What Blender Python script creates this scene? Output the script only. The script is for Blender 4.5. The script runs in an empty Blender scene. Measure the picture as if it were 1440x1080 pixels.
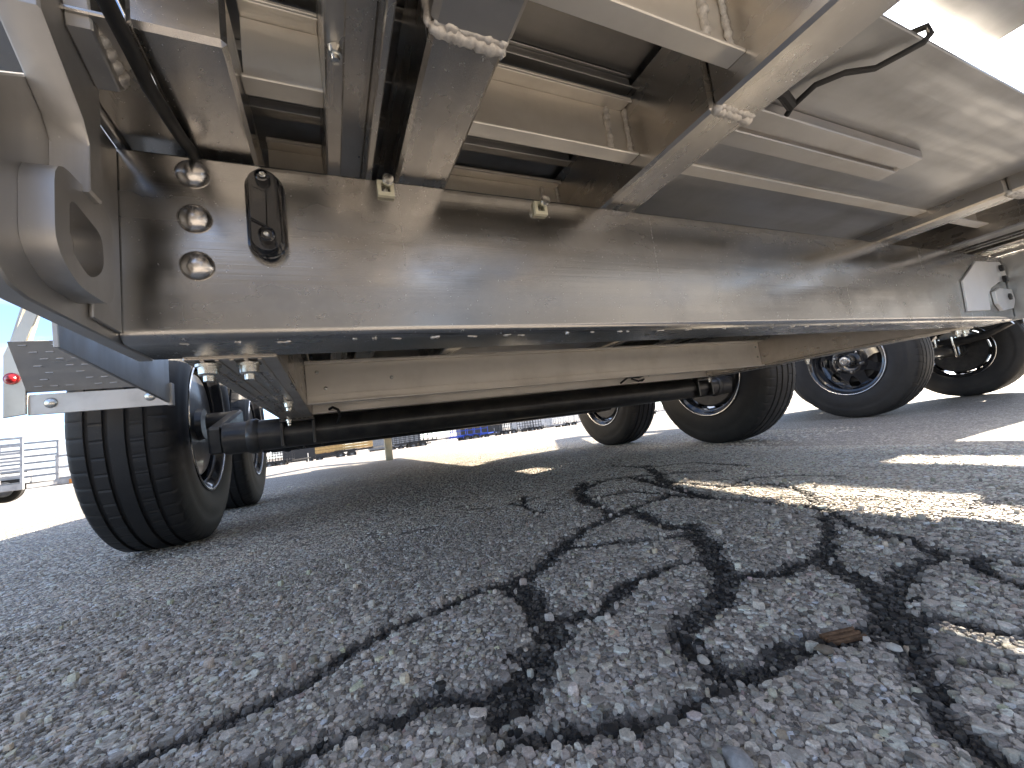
import bpy, math, random
import numpy as np
from mathutils import Vector, Matrix

random.seed(7)
rng = np.random.default_rng(11)
S = bpy.context.scene
COL = S.collection

# ------------------------------------------------------------------ camera
CH = 0.21
cd = bpy.data.cameras.new('camera')
cam = bpy.data.objects.new('camera', cd)
COL.objects.link(cam)
cr = Vector((0.90876969, -0.39707054, -0.12834573))
cu = -Vector((-0.07527345, 0.14653794, -0.98633693))
cb = -Vector((0.41045286, 0.90601414, 0.10328037))
cam.matrix_world = Matrix(((cr.x, cu.x, cb.x, 0), (cr.y, cu.y, cb.y, 0), (cr.z, cu.z, cb.z, CH), (0, 0, 0, 1)))
cd.sensor_width = 36
cd.lens = 575 / 1440 * 36
cd.clip_start = 0.01
cd.clip_end = 3000
S.camera = cam

# ------------------------------------------------------------------ light
SUN_EL, SUN_AZ = math.radians(24.2), math.radians(80)
W = bpy.data.worlds.new('World')
S.world = W
W.use_nodes = True
wn, wl = W.node_tree.nodes, W.node_tree.links
wn.clear()
SKY_STR = 0.088
sky = wn.new('ShaderNodeTexSky'); sky.sky_type = 'NISHITA'; sky.sun_disc = False
sky.sun_elevation = SUN_EL; sky.sun_rotation = SUN_AZ
sky.air_density = 0.75; sky.dust_density = 0.15; sky.ozone_density = 1.2; sky.altitude = 2200
bg = wn.new('ShaderNodeBackground'); bg.inputs['Strength'].default_value = SKY_STR
out = wn.new('ShaderNodeOutputWorld')
tc = wn.new('ShaderNodeTexCoord')
mp = wn.new('ShaderNodeMapping'); mp.inputs['Scale'].default_value = (1, 1, 3.2)
nz = wn.new('ShaderNodeTexNoise'); nz.inputs['Scale'].default_value = 3.4; nz.inputs['Detail'].default_value = 9; nz.inputs['Roughness'].default_value = 0.58
wl.new(tc.outputs['Generated'], mp.inputs['Vector']); wl.new(mp.outputs['Vector'], nz.inputs['Vector'])
sep = wn.new('ShaderNodeSeparateXYZ'); wl.new(tc.outputs['Generated'], sep.inputs[0])
el = wn.new('ShaderNodeMapRange'); el.inputs['From Min'].default_value = 0.0; el.inputs['From Max'].default_value = 0.55
el.inputs['To Min'].default_value = 0.13; el.inputs['To Max'].default_value = 0.075
wl.new(sep.outputs['Z'], el.inputs['Value'])
ad = wn.new('ShaderNodeMath'); ad.operation = 'ADD'; wl.new(nz.outputs['Fac'], ad.inputs[0]); wl.new(el.outputs[0], ad.inputs[1])
cm = wn.new('ShaderNodeMapRange'); cm.interpolation_type = 'SMOOTHSTEP'
cm.inputs['From Min'].default_value = 0.55; cm.inputs['From Max'].default_value = 0.70
wl.new(ad.outputs[0], cm.inputs['Value'])
cc = wn.new('ShaderNodeMix'); cc.data_type = 'RGBA'
cc.inputs[6].default_value = (1.7, 1.8, 2.0, 1); cc.inputs[7].default_value = (3.3, 3.15, 3.0, 1)
n2 = wn.new('ShaderNodeTexNoise'); n2.inputs['Scale'].default_value = 9; n2.inputs['Detail'].default_value = 6
wl.new(mp.outputs['Vector'], n2.inputs['Vector'])
m2 = wn.new('ShaderNodeMapRange'); m2.inputs['From Min'].default_value = .38; m2.inputs['From Max'].default_value = .62
wl.new(n2.outputs['Fac'], m2.inputs['Value']); wl.new(m2.outputs[0], cc.inputs[0])
mx = wn.new('ShaderNodeMix'); mx.data_type = 'RGBA'
wl.new(cm.outputs[0], mx.inputs[0]); wl.new(sky.outputs[0], mx.inputs[6]); wl.new(cc.outputs[2], mx.inputs[7])
# bright aureole added to the sky colour round the sun, for its missing disc
dt = wn.new('ShaderNodeVectorMath'); dt.operation = 'DOT_PRODUCT'
sd = Vector((math.sin(SUN_AZ) * math.cos(SUN_EL), math.cos(SUN_AZ) * math.cos(SUN_EL), math.sin(SUN_EL)))
dt.inputs[1].default_value = sd
wl.new(tc.outputs['Generated'], dt.inputs[0])
cl = wn.new('ShaderNodeMath'); cl.operation = 'MAXIMUM'; cl.inputs[1].default_value = 0.0; wl.new(dt.outputs['Value'], cl.inputs[0])
p1 = wn.new('ShaderNodeMath'); p1.operation = 'POWER'; p1.inputs[1].default_value = 240; wl.new(cl.outputs[0], p1.inputs[0])
p2 = wn.new('ShaderNodeMath'); p2.operation = 'POWER'; p2.inputs[1].default_value = 14; wl.new(cl.outputs[0], p2.inputs[0])
q1 = wn.new('ShaderNodeMath'); q1.operation = 'MULTIPLY'; q1.inputs[1].default_value = 90; wl.new(p1.outputs[0], q1.inputs[0])
q2 = wn.new('ShaderNodeMath'); q2.operation = 'MULTIPLY_ADD'; q2.inputs[1].default_value = 6; wl.new(p2.outputs[0], q2.inputs[0]); wl.new(q1.outputs[0], q2.inputs[2])
av = wn.new('ShaderNodeMix'); av.data_type = 'RGBA'; av.blend_type = 'ADD'; av.inputs[0].default_value = 1
wl.new(mx.outputs[2], av.inputs[6])
cmb = wn.new('ShaderNodeCombineColor')
for i in range(3): wl.new(q2.outputs[0], cmb.inputs[i])
wl.new(cmb.outputs[0], av.inputs[7])
wl.new(av.outputs[2], bg.inputs['Color']); wl.new(bg.outputs[0], out.inputs['Surface'])

sl = bpy.data.lights.new('sun', 'SUN'); sl.energy = 4.0; sl.angle = math.radians(0.53); sl.color = (1.0, 0.87, 0.70)
sun = bpy.data.objects.new('sun', sl); COL.objects.link(sun)
sun.rotation_euler = (-sd).to_track_quat('-Z', 'Y').to_euler()

S.view_settings.view_transform = 'Standard'; S.view_settings.look = 'None'
S.view_settings.exposure = 2.75; S.view_settings.gamma = 1
S.view_settings.use_curve_mapping = False
S.render.engine = 'CYCLES'
S.cycles.max_bounces = 10; S.cycles.diffuse_bounces = 5; S.cycles.glossy_bounces = 6

# ------------------------------------------------------------------ materials
def newmat(name):
    m = bpy.data.materials.new(name); m.use_nodes = True
    nt = m.node_tree
    return m, nt.nodes, nt.links, nt.nodes['Principled BSDF']

def noise(n, l, vec, scale, detail=4, rough=.55):
    t = n.new('ShaderNodeTexNoise'); t.inputs['Scale'].default_value = scale
    t.inputs['Detail'].default_value = detail; t.inputs['Roughness'].default_value = rough
    if vec is not None: l.new(vec, t.inputs['Vector'])
    return t.outputs['Fac']

def mapping(n, l, vec, scale):
    t = n.new('ShaderNodeMapping'); t.inputs['Scale'].default_value = scale
    l.new(vec, t.inputs['Vector']); return t.outputs['Vector']

def mrange(n, l, v, a, b, c, d, smooth=False):
    t = n.new('ShaderNodeMapRange')
    if smooth: t.interpolation_type = 'SMOOTHSTEP'
    for k, x in zip(('From Min', 'From Max', 'To Min', 'To Max'), (a, b, c, d)): t.inputs[k].default_value = x
    l.new(v, t.inputs['Value']); return t.outputs[0]

def math2(n, l, op, a, b):
    t = n.new('ShaderNodeMath'); t.operation = op
    for i, x in enumerate((a, b)):
        if isinstance(x, (int, float)): t.inputs[i].default_value = x
        else: l.new(x, t.inputs[i])
    return t.outputs[0]

def mixc(n, l, f, a, b):
    t = n.new('ShaderNodeMix'); t.data_type = 'RGBA'
    if isinstance(f, (int, float)): t.inputs[0].default_value = f
    else: l.new(f, t.inputs[0])
    for i, x in ((6, a), (7, b)):
        if isinstance(x, tuple): t.inputs[i].default_value = (*x, 1)
        else: l.new(x, t.inputs[i])
    return t.outputs[2]

def aluminium(name, axis='x', base=(.74, .72, .69), rough=.26, aniso=.55, stain=.5, streak=0.0, mill=1.0):
    m, n, l, b = newmat(name)
    geo = n.new('ShaderNodeNewGeometry'); pos = geo.outputs['Position']
    sc = {'x': (3, 420, 420), 'y': (420, 3, 420), 'z': (420, 420, 3)}[axis]
    fine = noise(n, l, mapping(n, l, pos, sc), 1.0, 3, .6)
    sc2 = tuple(v * .12 if v > 10 else v * .5 for v in sc)
    band = noise(n, l, mapping(n, l, pos, sc2), 1.0, 3, .5)
    blot = noise(n, l, pos, 9, 5, .6)
    spot = noise(n, l, pos, 420, 2, .5)
    dirt = mrange(n, l, blot, .42, .72, 0, stain, True)
    c = mixc(n, l, dirt, base, (base[0] * .62, base[1] * .60, base[2] * .57))
    specks = mrange(n, l, spot, .70, .78, 0, .35, True)
    c = mixc(n, l, specks, c, (.80, .79, .76))
    r = math2(n, l, 'ADD', mrange(n, l, band, .3, .7, rough * .75, rough * 1.3), mrange(n, l, blot, .4, .75, 0, .16))
    r = math2(n, l, 'ADD', r, math2(n, l, 'MULTIPLY', specks, .5))
    met = math2(n, l, 'SUBTRACT', .78 if name.startswith('mill finish') else 1.0, math2(n, l, 'MULTIPLY', specks, .8))
    if streak:
        # dried water runs: thin vertical chalky tracks broken into droplets
        sx = noise(n, l, mapping(n, l, pos, (130, 130, 2.5)), 1.0, 2, .5)
        sx = mrange(n, l, sx, .67, .74, 0, .8, True)
        sy = mrange(n, l, noise(n, l, mapping(n, l, pos, (700, 700, 380)), 1.0, 2, .6), .5, .60, 0, 1, True)
        sk = math2(n, l, 'MULTIPLY', math2(n, l, 'MULTIPLY', sx, sy), streak)
        c = mixc(n, l, sk, c, (.72, .71, .68))
        r = math2(n, l, 'ADD', r, math2(n, l, 'MULTIPLY', sk, .4))
        met = math2(n, l, 'SUBTRACT', met, math2(n, l, 'MULTIPLY', sk, .6))
    l.new(c, b.inputs['Base Color']); l.new(r, b.inputs['Roughness']); l.new(met, b.inputs['Metallic'])
    b.inputs['Anisotropic'].default_value = aniso
    tv = n.new('ShaderNodeCombineXYZ')
    tv.inputs['xyz'.index(axis)].default_value = 1.0
    l.new(tv.outputs[0], b.inputs['Tangent'])
    bp = n.new('ShaderNodeBump'); bp.inputs['Strength'].default_value = .10 * mill; bp.inputs['Distance'].default_value = .0006
    l.new(fine, bp.inputs['Height'])
    bp2 = n.new('ShaderNodeBump'); bp2.inputs['Strength'].default_value = .06; bp2.inputs['Distance'].default_value = .01
    l.new(noise(n, l, pos, 14, 2, .4), bp2.inputs['Height']); l.new(bp.outputs[0], bp2.inputs['Normal'])
    l.new(bp2.outputs[0], b.inputs['Normal'])
    return m

def plain(name, col, rough=.5, metal=0.0, var=.25, scale=30, coat=0.0, bump=0.0, dirtcol=None):
    m, n, l, b = newmat(name)
    geo = n.new('ShaderNodeNewGeometry'); pos = geo.outputs['Position']
    f = noise(n, l, pos, scale, 5, .6)
    dc = dirtcol or tuple(x * (1 - var) for x in col)
    l.new(mixc(n, l, mrange(n, l, f, .38, .65, 0, 1), col, dc), b.inputs['Base Color'])
    l.new(mrange(n, l, f, .3, .7, rough * .85, min(1, rough * 1.2)), b.inputs['Roughness'])
    b.inputs['Metallic'].default_value = metal
    b.inputs['Coat Weight'].default_value = coat; b.inputs['Coat Roughness'].default_value = .08
    if bump:
        bp = n.new('ShaderNodeBump'); bp.inputs['Strength'].default_value = .4; bp.inputs['Distance'].default_value = bump
        l.new(noise(n, l, pos, scale * 5, 4, .6), bp.inputs['Height']); l.new(bp.outputs[0], b.inputs['Normal'])
    return m

M = {}
M['beam'] = aluminium('polished aluminium beam', 'x', (.45, .445, .435), .19, .5, .6, 1.0)
M['alu_x'] = aluminium('extruded aluminium lengthwise', 'x', (.64, .62, .595), .36, .5, .25)
M['alu_y'] = aluminium('extruded aluminium along rails', 'y', (.56, .53, .49), .25, .6, .5, .6)
M['tube'] = aluminium('aluminium tube', 'y', (.60, .575, .54), .22, .5, .45, .9)
M['plate'] = aluminium('dull aluminium plate', 'z', (.50, .49, .475), .40, .25, .6, .3)
M['deck'] = aluminium('deck aluminium', 'x', (.48, .475, .465), .38, .4, .4)
M['mill_glare'] = aluminium('mill finish glare plate', 'z', (.90, .89, .87), .5, .2, .2)  # very pale base paints in the bright sky mirrored by the hinge plates
M['mill'] = aluminium('mill finish aluminium', 'x', (.84, .80, .73), .48, .4, .3)
M['weld'] = plain('weld bead', (.74, .70, .64), .55, .5, .25, 300, 0, .0002)
M['zinc'] = plain('zinc plated steel', (.74, .74, .70), .25, 1, .3, 80)
M['chrome'] = plain('polished stainless', (.74, .71, .67), .24, 1, .15, 60)
M['black'] = plain('black axle paint', (.012, .012, .013), .38, 0, .2, 30, .3, .0004, (.035, .033, .03))
M['rimblack'] = plain('gloss black rim paint', (.015, .015, .017), .16, 0, .2, 20, 1.0)
M['riml'] = plain('bright rim edge', (.62, .62, .62), .22, 1, .2, 60)
M['lampblack'] = plain('glossy black lamp housing', (.008, .009, .012), .13, 0, .2, 60, .8)
M['plastic'] = plain('cream nylon clip', (.72, .68, .50), .45, 0, .15, 90)
M['cable'] = plain('black cable jacket', (.012, .012, .012), .5, 0, .3, 40)
M['red'] = plain('red marker lens', (.45, .015, .02), .12, 0, .2, 40, 1.0)
M['tread'] = aluminium('tread plate', 'x', (.58, .54, .49), .34, .2, .6, .4)
M['cream'] = aluminium('fender skirt aluminium', 'z', (.66, .61, .51), .42, .3, .3)

def rubber():
    m, n, l, b = newmat('tyre rubber')
    tcn = n.new('ShaderNodeTexCoord'); pos = tcn.outputs['Object']
    f = noise(n, l, pos, 9, 5, .6); g = noise(n, l, pos, 240, 3, .6)
    c = mixc(n, l, mrange(n, l, f, .4, .7, 0, .7), (.013, .013, .0135), (.032, .030, .028))
    # grey dust bloom in speckles
    c = mixc(n, l, mrange(n, l, g, .62, .75, 0, .35), c, (.09, .085, .08))
    l.new(c, b.inputs['Base Color']); b.inputs['Roughness'].default_value = .62
    bp = n.new('ShaderNodeBump'); bp.inputs['Strength'].default_value = .35; bp.inputs['Distance'].default_value = .0008
    l.new(g, bp.inputs['Height']); l.new(bp.outputs[0], b.inputs['Normal'])
    return m
M['rubber'] = rubber()

def asphalt():
    m, n, l, b = newmat('worn asphalt')
    geo = n.new('ShaderNodeNewGeometry'); pos = geo.outputs['Position']
    cr_ = n.new('ShaderNodeAttribute'); cr_.attribute_name = 'crack'; crack = cr_.outputs['Fac']
    ws = n.new('ShaderNodeTexVoronoi'); ws.inputs['Scale'].default_value = 120; l.new(pos, ws.inputs['Vector'])
    we = n.new('ShaderNodeTexVoronoi'); we.feature = 'DISTANCE_TO_EDGE'; we.inputs['Scale'].default_value = 120; l.new(pos, we.inputs['Vector'])
    sepc = n.new('ShaderNodeSeparateColor'); l.new(ws.outputs['Color'], sepc.inputs[0])
    tone = mixc(n, l, sepc.outputs[0], (.37, .325, .275), (.75, .67, .58))
    tone = mixc(n, l, mrange(n, l, sepc.outputs[1], .86, .9, 0, .7), tone, (.36, .30, .22))
    ga = noise(n, l, pos, 900, 3, .6)
    tone = mixc(n, l, mrange(n, l, ga, .4, .7, 0, .35), tone, (.20, .195, .19))
    binder = mixc(n, l, mrange(n, l, ga, .4, .62, 0, 1), (.14, .125, .108), (.34, .31, .275))
    # some cells are binder only
    cellm = mrange(n, l, sepc.outputs[2], .22, .30, 0, 1)
    edge = mrange(n, l, we.outputs['Distance'], .045, .16, 0, 1, True)
    stone = math2(n, l, 'MULTIPLY', edge, cellm)
    c = mixc(n, l, stone, binder, tone)
    big = noise(n, l, pos, 1.6, 5, .6); mid = noise(n, l, pos, 14, 4, .6)
    c = mixc(n, l, mrange(n, l, big, .45, .7, 0, .28), c, (.15, .138, .125))
    c = mixc(n, l, mrange(n, l, mid, .5, .75, 0, .25), c, (.14, .13, .118))
    dark = mixc(n, l, mrange(n, l, ga, .45, .7, 0, 1), (.016, .015, .015), (.045, .042, .04))
    c = mixc(n, l, crack, c, dark)
    l.new(c, b.inputs['Base Color'])
    l.new(mrange(n, l, crack, 0, 1, .72, .55), b.inputs['Roughness'])
    h = math2(n, l, 'ADD', math2(n, l, 'MULTIPLY', stone, .8), math2(n, l, 'MULTIPLY', ga, .35))
    h = math2(n, l, 'ADD', h, math2(n, l, 'MULTIPLY', sepc.outputs[1], .25))
    bp = n.new('ShaderNodeBump'); bp.inputs['Strength'].default_value = .9; bp.inputs['Distance'].default_value = .0022
    l.new(h, bp.inputs['Height']); l.new(bp.outputs[0], b.inputs['Normal'])
    return m
M['asphalt'] = asphalt()

def stonemat():
    m, n, l, b = newmat('aggregate stones')
    a = n.new('ShaderNodeAttribute'); a.attribute_name = 'tint'
    geo = n.new('ShaderNodeNewGeometry'); pos = geo.outputs['Position']
    g = noise(n, l, pos, 650, 4, .65); g2 = noise(n, l, pos, 160, 3, .6)
    mul = n.new('ShaderNodeMix'); mul.data_type = 'RGBA'; mul.blend_type = 'MULTIPLY'; mul.inputs[0].default_value = 1
    l.new(a.outputs['Color'], mul.inputs[6])
    v = mixc(n, l, mrange(n, l, g, .35, .68, 0, 1), (1.08, 1.08, 1.08), (.68, .68, .68))
    v = mixc(n, l, mrange(n, l, g2, .5, .72, 0, .5), v, (.62, .61, .6))
    l.new(v, mul.inputs[7]); l.new(mul.outputs[2], b.inputs['Base Color'])
    l.new(mrange(n, l, g2, .3, .7, .42, .75), b.inputs['Roughness'])
    bp = n.new('ShaderNodeBump'); bp.inputs['Strength'].default_value = .7; bp.inputs['Distance'].default_value = .0006
    l.new(g, bp.inputs['Height']); l.new(bp.outputs[0], b.inputs['Normal'])
    return m
M['stone'] = stonemat()

# ------------------------------------------------------------------ mesh tools
class MB:
    def __init__(s): s.v = []; s.f = []
    def add(s, vs, fs):
        o = len(s.v); s.v.extend([tuple(v) for v in vs]); s.f.extend([tuple(i + o for i in f) for f in fs]); return s
    def box(s, x0, x1, y0, y1, z0, z1, b=.0015, mat=None):
        x0, x1 = min(x0, x1), max(x0, x1); y0, y1 = min(y0, y1), max(y0, y1); z0, z1 = min(z0, z1), max(z0, z1)
        b = min(b, (x1 - x0) * .3, (y1 - y0) * .3, (z1 - z0) * .3)
        lo = (x0, y0, z0); hi = (x1, y1, z1); vs = []; idx = {}
        for c in range(8):
            sg = [(c >> i) & 1 for i in range(3)]
            for a in range(3):
                p = [hi[i] if sg[i] else lo[i] for i in range(3)]
                for i in range(3):
                    if i != a: p[i] += -b if sg[i] else b
                idx[(c, a)] = len(vs); vs.append(p)
        fs = []
        for a in range(3):
            u, w = [i for i in range(3) if i != a]
            for sg in (0, 1):
                q = [(sg << a) | (i << u) | (j << w) for i, j in ((0, 0), (1, 0), (1, 1), (0, 1))]
                fs.append([idx[(c, a)] for c in q])
        for a in range(3):
            u, w = [i for i in range(3) if i != a]
            for i in (0, 1):
                for j in (0, 1):
                    c0 = (i << u) | (j << w); c1 = c0 | (1 << a)
                    fs.append([idx[(c0, u)], idx[(c1, u)], idx[(c1, w)], idx[(c0, w)]])
        for c in range(8): fs.append([idx[(c, 0)], idx[(c, 1)], idx[(c, 2)]])
        if mat is not None: vs = [mat @ Vector(p) for p in vs]
        return s.add(vs, fs)
    def bar(s, a, b_, w, h, up=(0, 0, 1), bev=.001):
        a = Vector(a); b_ = Vector(b_); d = b_ - a; L = d.length; d.normalize()
        u = Vector(up); sd_ = d.cross(u)
        if sd_.length < 1e-4: sd_ = d.cross(Vector((0, 1, 0)))
        sd_.normalize(); u = sd_.cross(d)
        mt = Matrix(((d.x, sd_.x, u.x, a.x), (d.y, sd_.y, u.y, a.y), (d.z, sd_.z, u.z, a.z), (0, 0, 0, 1)))
        return s.box(0, L, -w / 2, w / 2, -h / 2, h / 2, bev, mt)
    def tube(s, pts, r, n=10, cap=True):
        pts = [Vector(p) for p in pts]; rs = r if isinstance(r, (list, tuple)) else [r] * len(pts)
        t0 = (pts[1] - pts[0]).normalized(); ref = Vector((0, 0, 1)) if abs(t0.z) < .9 else Vector((1, 0, 0))
        u = t0.cross(ref).normalized(); vs = []; fs = []
        for i, p in enumerate(pts):
            t = (pts[min(i + 1, len(pts) - 1)] - pts[max(i - 1, 0)]).normalized()
            u = (u - t * u.dot(t)).normalized(); w = t.cross(u)
            for k in range(n):
                a = 2 * math.pi * k / n; vs.append(p + (u * math.cos(a) + w * math.sin(a)) * rs[i])
        for i in range(len(pts) - 1):
            for k in range(n):
                k2 = (k + 1) % n; fs.append((i * n + k, i * n + k2, (i + 1) * n + k2, (i + 1) * n + k))
        if cap: fs.append(tuple(range(n - 1, -1, -1))); fs.append(tuple((len(pts) - 1) * n + k for k in range(n)))
        return s.add(vs, fs)
    def lathe(s, prof, n=48, axis='x', org=(0, 0, 0), closed=False, rfun=None):
        vs = []; fs = []; m = len(prof)
        for k in range(n):
            a = 2 * math.pi * k / n; ca, sa = math.cos(a), math.sin(a)
            for j, (ax, r) in enumerate(prof):
                if rfun: r = rfun(j, k, r)
                p = {'x': (ax, r * ca, r * sa), 'y': (r * ca, ax, r * sa), 'z': (r * ca, r * sa, ax)}[axis]
                vs.append((p[0] + org[0], p[1] + org[1], p[2] + org[2]))
        for k in range(n):
            k2 = (k + 1) % n
            for j in range(m if closed else m - 1):
                j2 = (j + 1) % m; fs.append((k * m + j, k * m + j2, k2 * m + j2, k2 * m + j))
        return s.add(vs, fs)
    def prism(s, poly, x0, x1, axis='x', holes=None, bev=0.0):
        # poly: outline in the two remaining axes; holes: an inner outline with the same count
        def P(t, p):
            return {'x': (t, p[0], p[1]), 'y': (p[0], t, p[1]), 'z': (p[0], p[1], t)}[axis]
        n = len(poly)
        if holes is None:
            if bev > 0:
                c = (sum(p[0] for p in poly) / n, sum(p[1] for p in poly) / n)
                def ins(p):
                    d = math.hypot(p[0] - c[0], p[1] - c[1]) or 1
                    k = 1 - bev / d * 1.2; return (c[0] + (p[0] - c[0]) * k, c[1] + (p[1] - c[1]) * k)
                q = [ins(p) for p in poly]; sg = 1 if x1 > x0 else -1
                rings = [(x0, q), (x0 + sg * bev, poly), (x1 - sg * bev, poly), (x1, q)]
            else: rings = [(x0, poly), (x1, poly)]
            vs = [P(t, p) for t, r in rings for p in r]; fs = []
            for i in range(len(rings) - 1):
                for k in range(n): k2 = (k + 1) % n; fs.append((i * n + k, i * n + k2, (i + 1) * n + k2, (i + 1) * n + k))
            fs.append(tuple(range(n - 1, -1, -1))); o = (len(rings) - 1) * n; fs.append(tuple(o + k for k in range(n)))
            return s.add(vs, fs)
        vs = [P(x0, p) for p in poly] + [P(x1, p) for p in poly] + [P(x0, p) for p in holes] + [P(x1, p) for p in holes]; fs = []
        for k in range(n):
            k2 = (k + 1) % n
            fs += [(k, k2, n + k2, n + k), (2 * n + k, 3 * n + k, 3 * n + k2, 2 * n + k2),
                   (k, 2 * n + k, 2 * n + k2, k2), (n + k, n + k2, 3 * n + k2, 3 * n + k)]
        return s.add(vs, fs)
    def dome(s, c, r, h, d, n=20, rings=6):
        # spherical cap bulging along unit vector d
        d = Vector(d).normalized(); ref = Vector((0, 0, 1)) if abs(d.z) < .9 else Vector((1, 0, 0))
        u = d.cross(ref).normalized(); w = d.cross(u); c = Vector(c); vs = []; fs = []
        for i in range(rings):
            a = math.pi / 2 * i / rings
            for k in range(n):
                t = 2 * math.pi * k / n; vs.append(c + (u * math.cos(t) + w * math.sin(t)) * r * math.cos(a) + d * h * math.sin(a))
        vs.append(c + d * h)
        for i in range(rings - 1):
            for k in range(n): k2 = (k + 1) % n; fs.append((i * n + k, i * n + k2, (i + 1) * n + k2, (i + 1) * n + k))
        for k in range(n): fs.append(((rings - 1) * n + k, (rings - 1) * n + (k + 1) % n, rings * n))
        return s.add(vs, fs)
    def weld(s, a, b_, r, n=None, jit=.15, ncirc=8):
        a = Vector(a); b_ = Vector(b_); L = (b_ - a).length; n = n or max(6, int(L / (r * .22)))
        pts = []; rs = []
        for i in range(n + 1):
            t = i / n; ph = (i % 4) / 4
            pts.append(a.lerp(b_, t) + Vector([random.uniform(-1, 1) * r * jit * .5 for _ in range(3)]))
            rs.append(r * (1 - .26 * ph) * random.uniform(1 - jit, 1 + jit) * (0.55 if i in (0, n) else 1))
        return s.tube(pts, rs, ncirc)
    def transform(s, mt): s.v = [tuple(mt @ Vector(v)) for v in s.v]; return s
    def mesh(s, name, mat, angle=35):
        me = bpy.data.meshes.new(name); me.from_pydata(s.v, [], s.f); me.update()
        import bmesh
        bm = bmesh.new(); bm.from_mesh(me); bmesh.ops.recalc_face_normals(bm, faces=bm.faces); bm.to_mesh(me); bm.free()
        me.materials.append(mat); me.shade_smooth(); me.set_sharp_from_angle(angle=math.radians(angle)); return me
    def build(s, name, mat, parent=None, angle=35):
        o = bpy.data.objects.new(name, s.mesh(name, mat, angle)); COL.objects.link(o)
        if parent is not None: o.parent = parent
        return o

def tag(o, label=None, cat=None, group=None, kind=None):
    for k, v in (('label', label), ('category', cat), ('group', group), ('kind', kind)):
        if v: o[k] = v
    return o
def empty(name, loc=(0, 0, 0), rz=0.0):
    o = bpy.data.objects.new(name, None); COL.objects.link(o); o.location = loc; o.rotation_euler = (0, 0, rz); o.empty_display_size = .1
    return o
def link(name, me, parent, loc=(0, 0, 0), rot=(0, 0, 0), sc=(1, 1, 1)):
    o = bpy.data.objects.new(name, me); COL.objects.link(o); o.parent = parent; o.location = loc; o.rotation_euler = rot; o.scale = sc
    return o
def B(name, mat, parent, *a, bev=.0015):
    return MB().box(*a, bev).build(name, mat, parent)

# ------------------------------------------------------------------ value noise in numpy
def vnoise(x, y, seed=0):
    xi = np.floor(x).astype(np.int64); yi = np.floor(y).astype(np.int64); fx = x - xi; fy = y - yi
    fx = fx * fx * (3 - 2 * fx); fy = fy * fy * (3 - 2 * fy)
    def h(a, b):
        k = (a * 374761393 + b * 668265263 + seed * 974711) & 0xffffffff
        k = ((k ^ (k >> 13)) * 1274126177) & 0xffffffff
        return ((k ^ (k >> 16)) & 0xffff) / 65535.0
    return (h(xi, yi) * (1 - fx) + h(xi + 1, yi) * fx) * (1 - fy) + (h(xi, yi + 1) * (1 - fx) + h(xi + 1, yi + 1) * fx) * fy
def fbm(x, y, s, o=4, seed=0):
    r = 0; a = .5
    for i in range(o): r = r + a * (vnoise(x * s, y * s, seed + i) - .5); s *= 2.1; a *= .55
    return r

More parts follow.
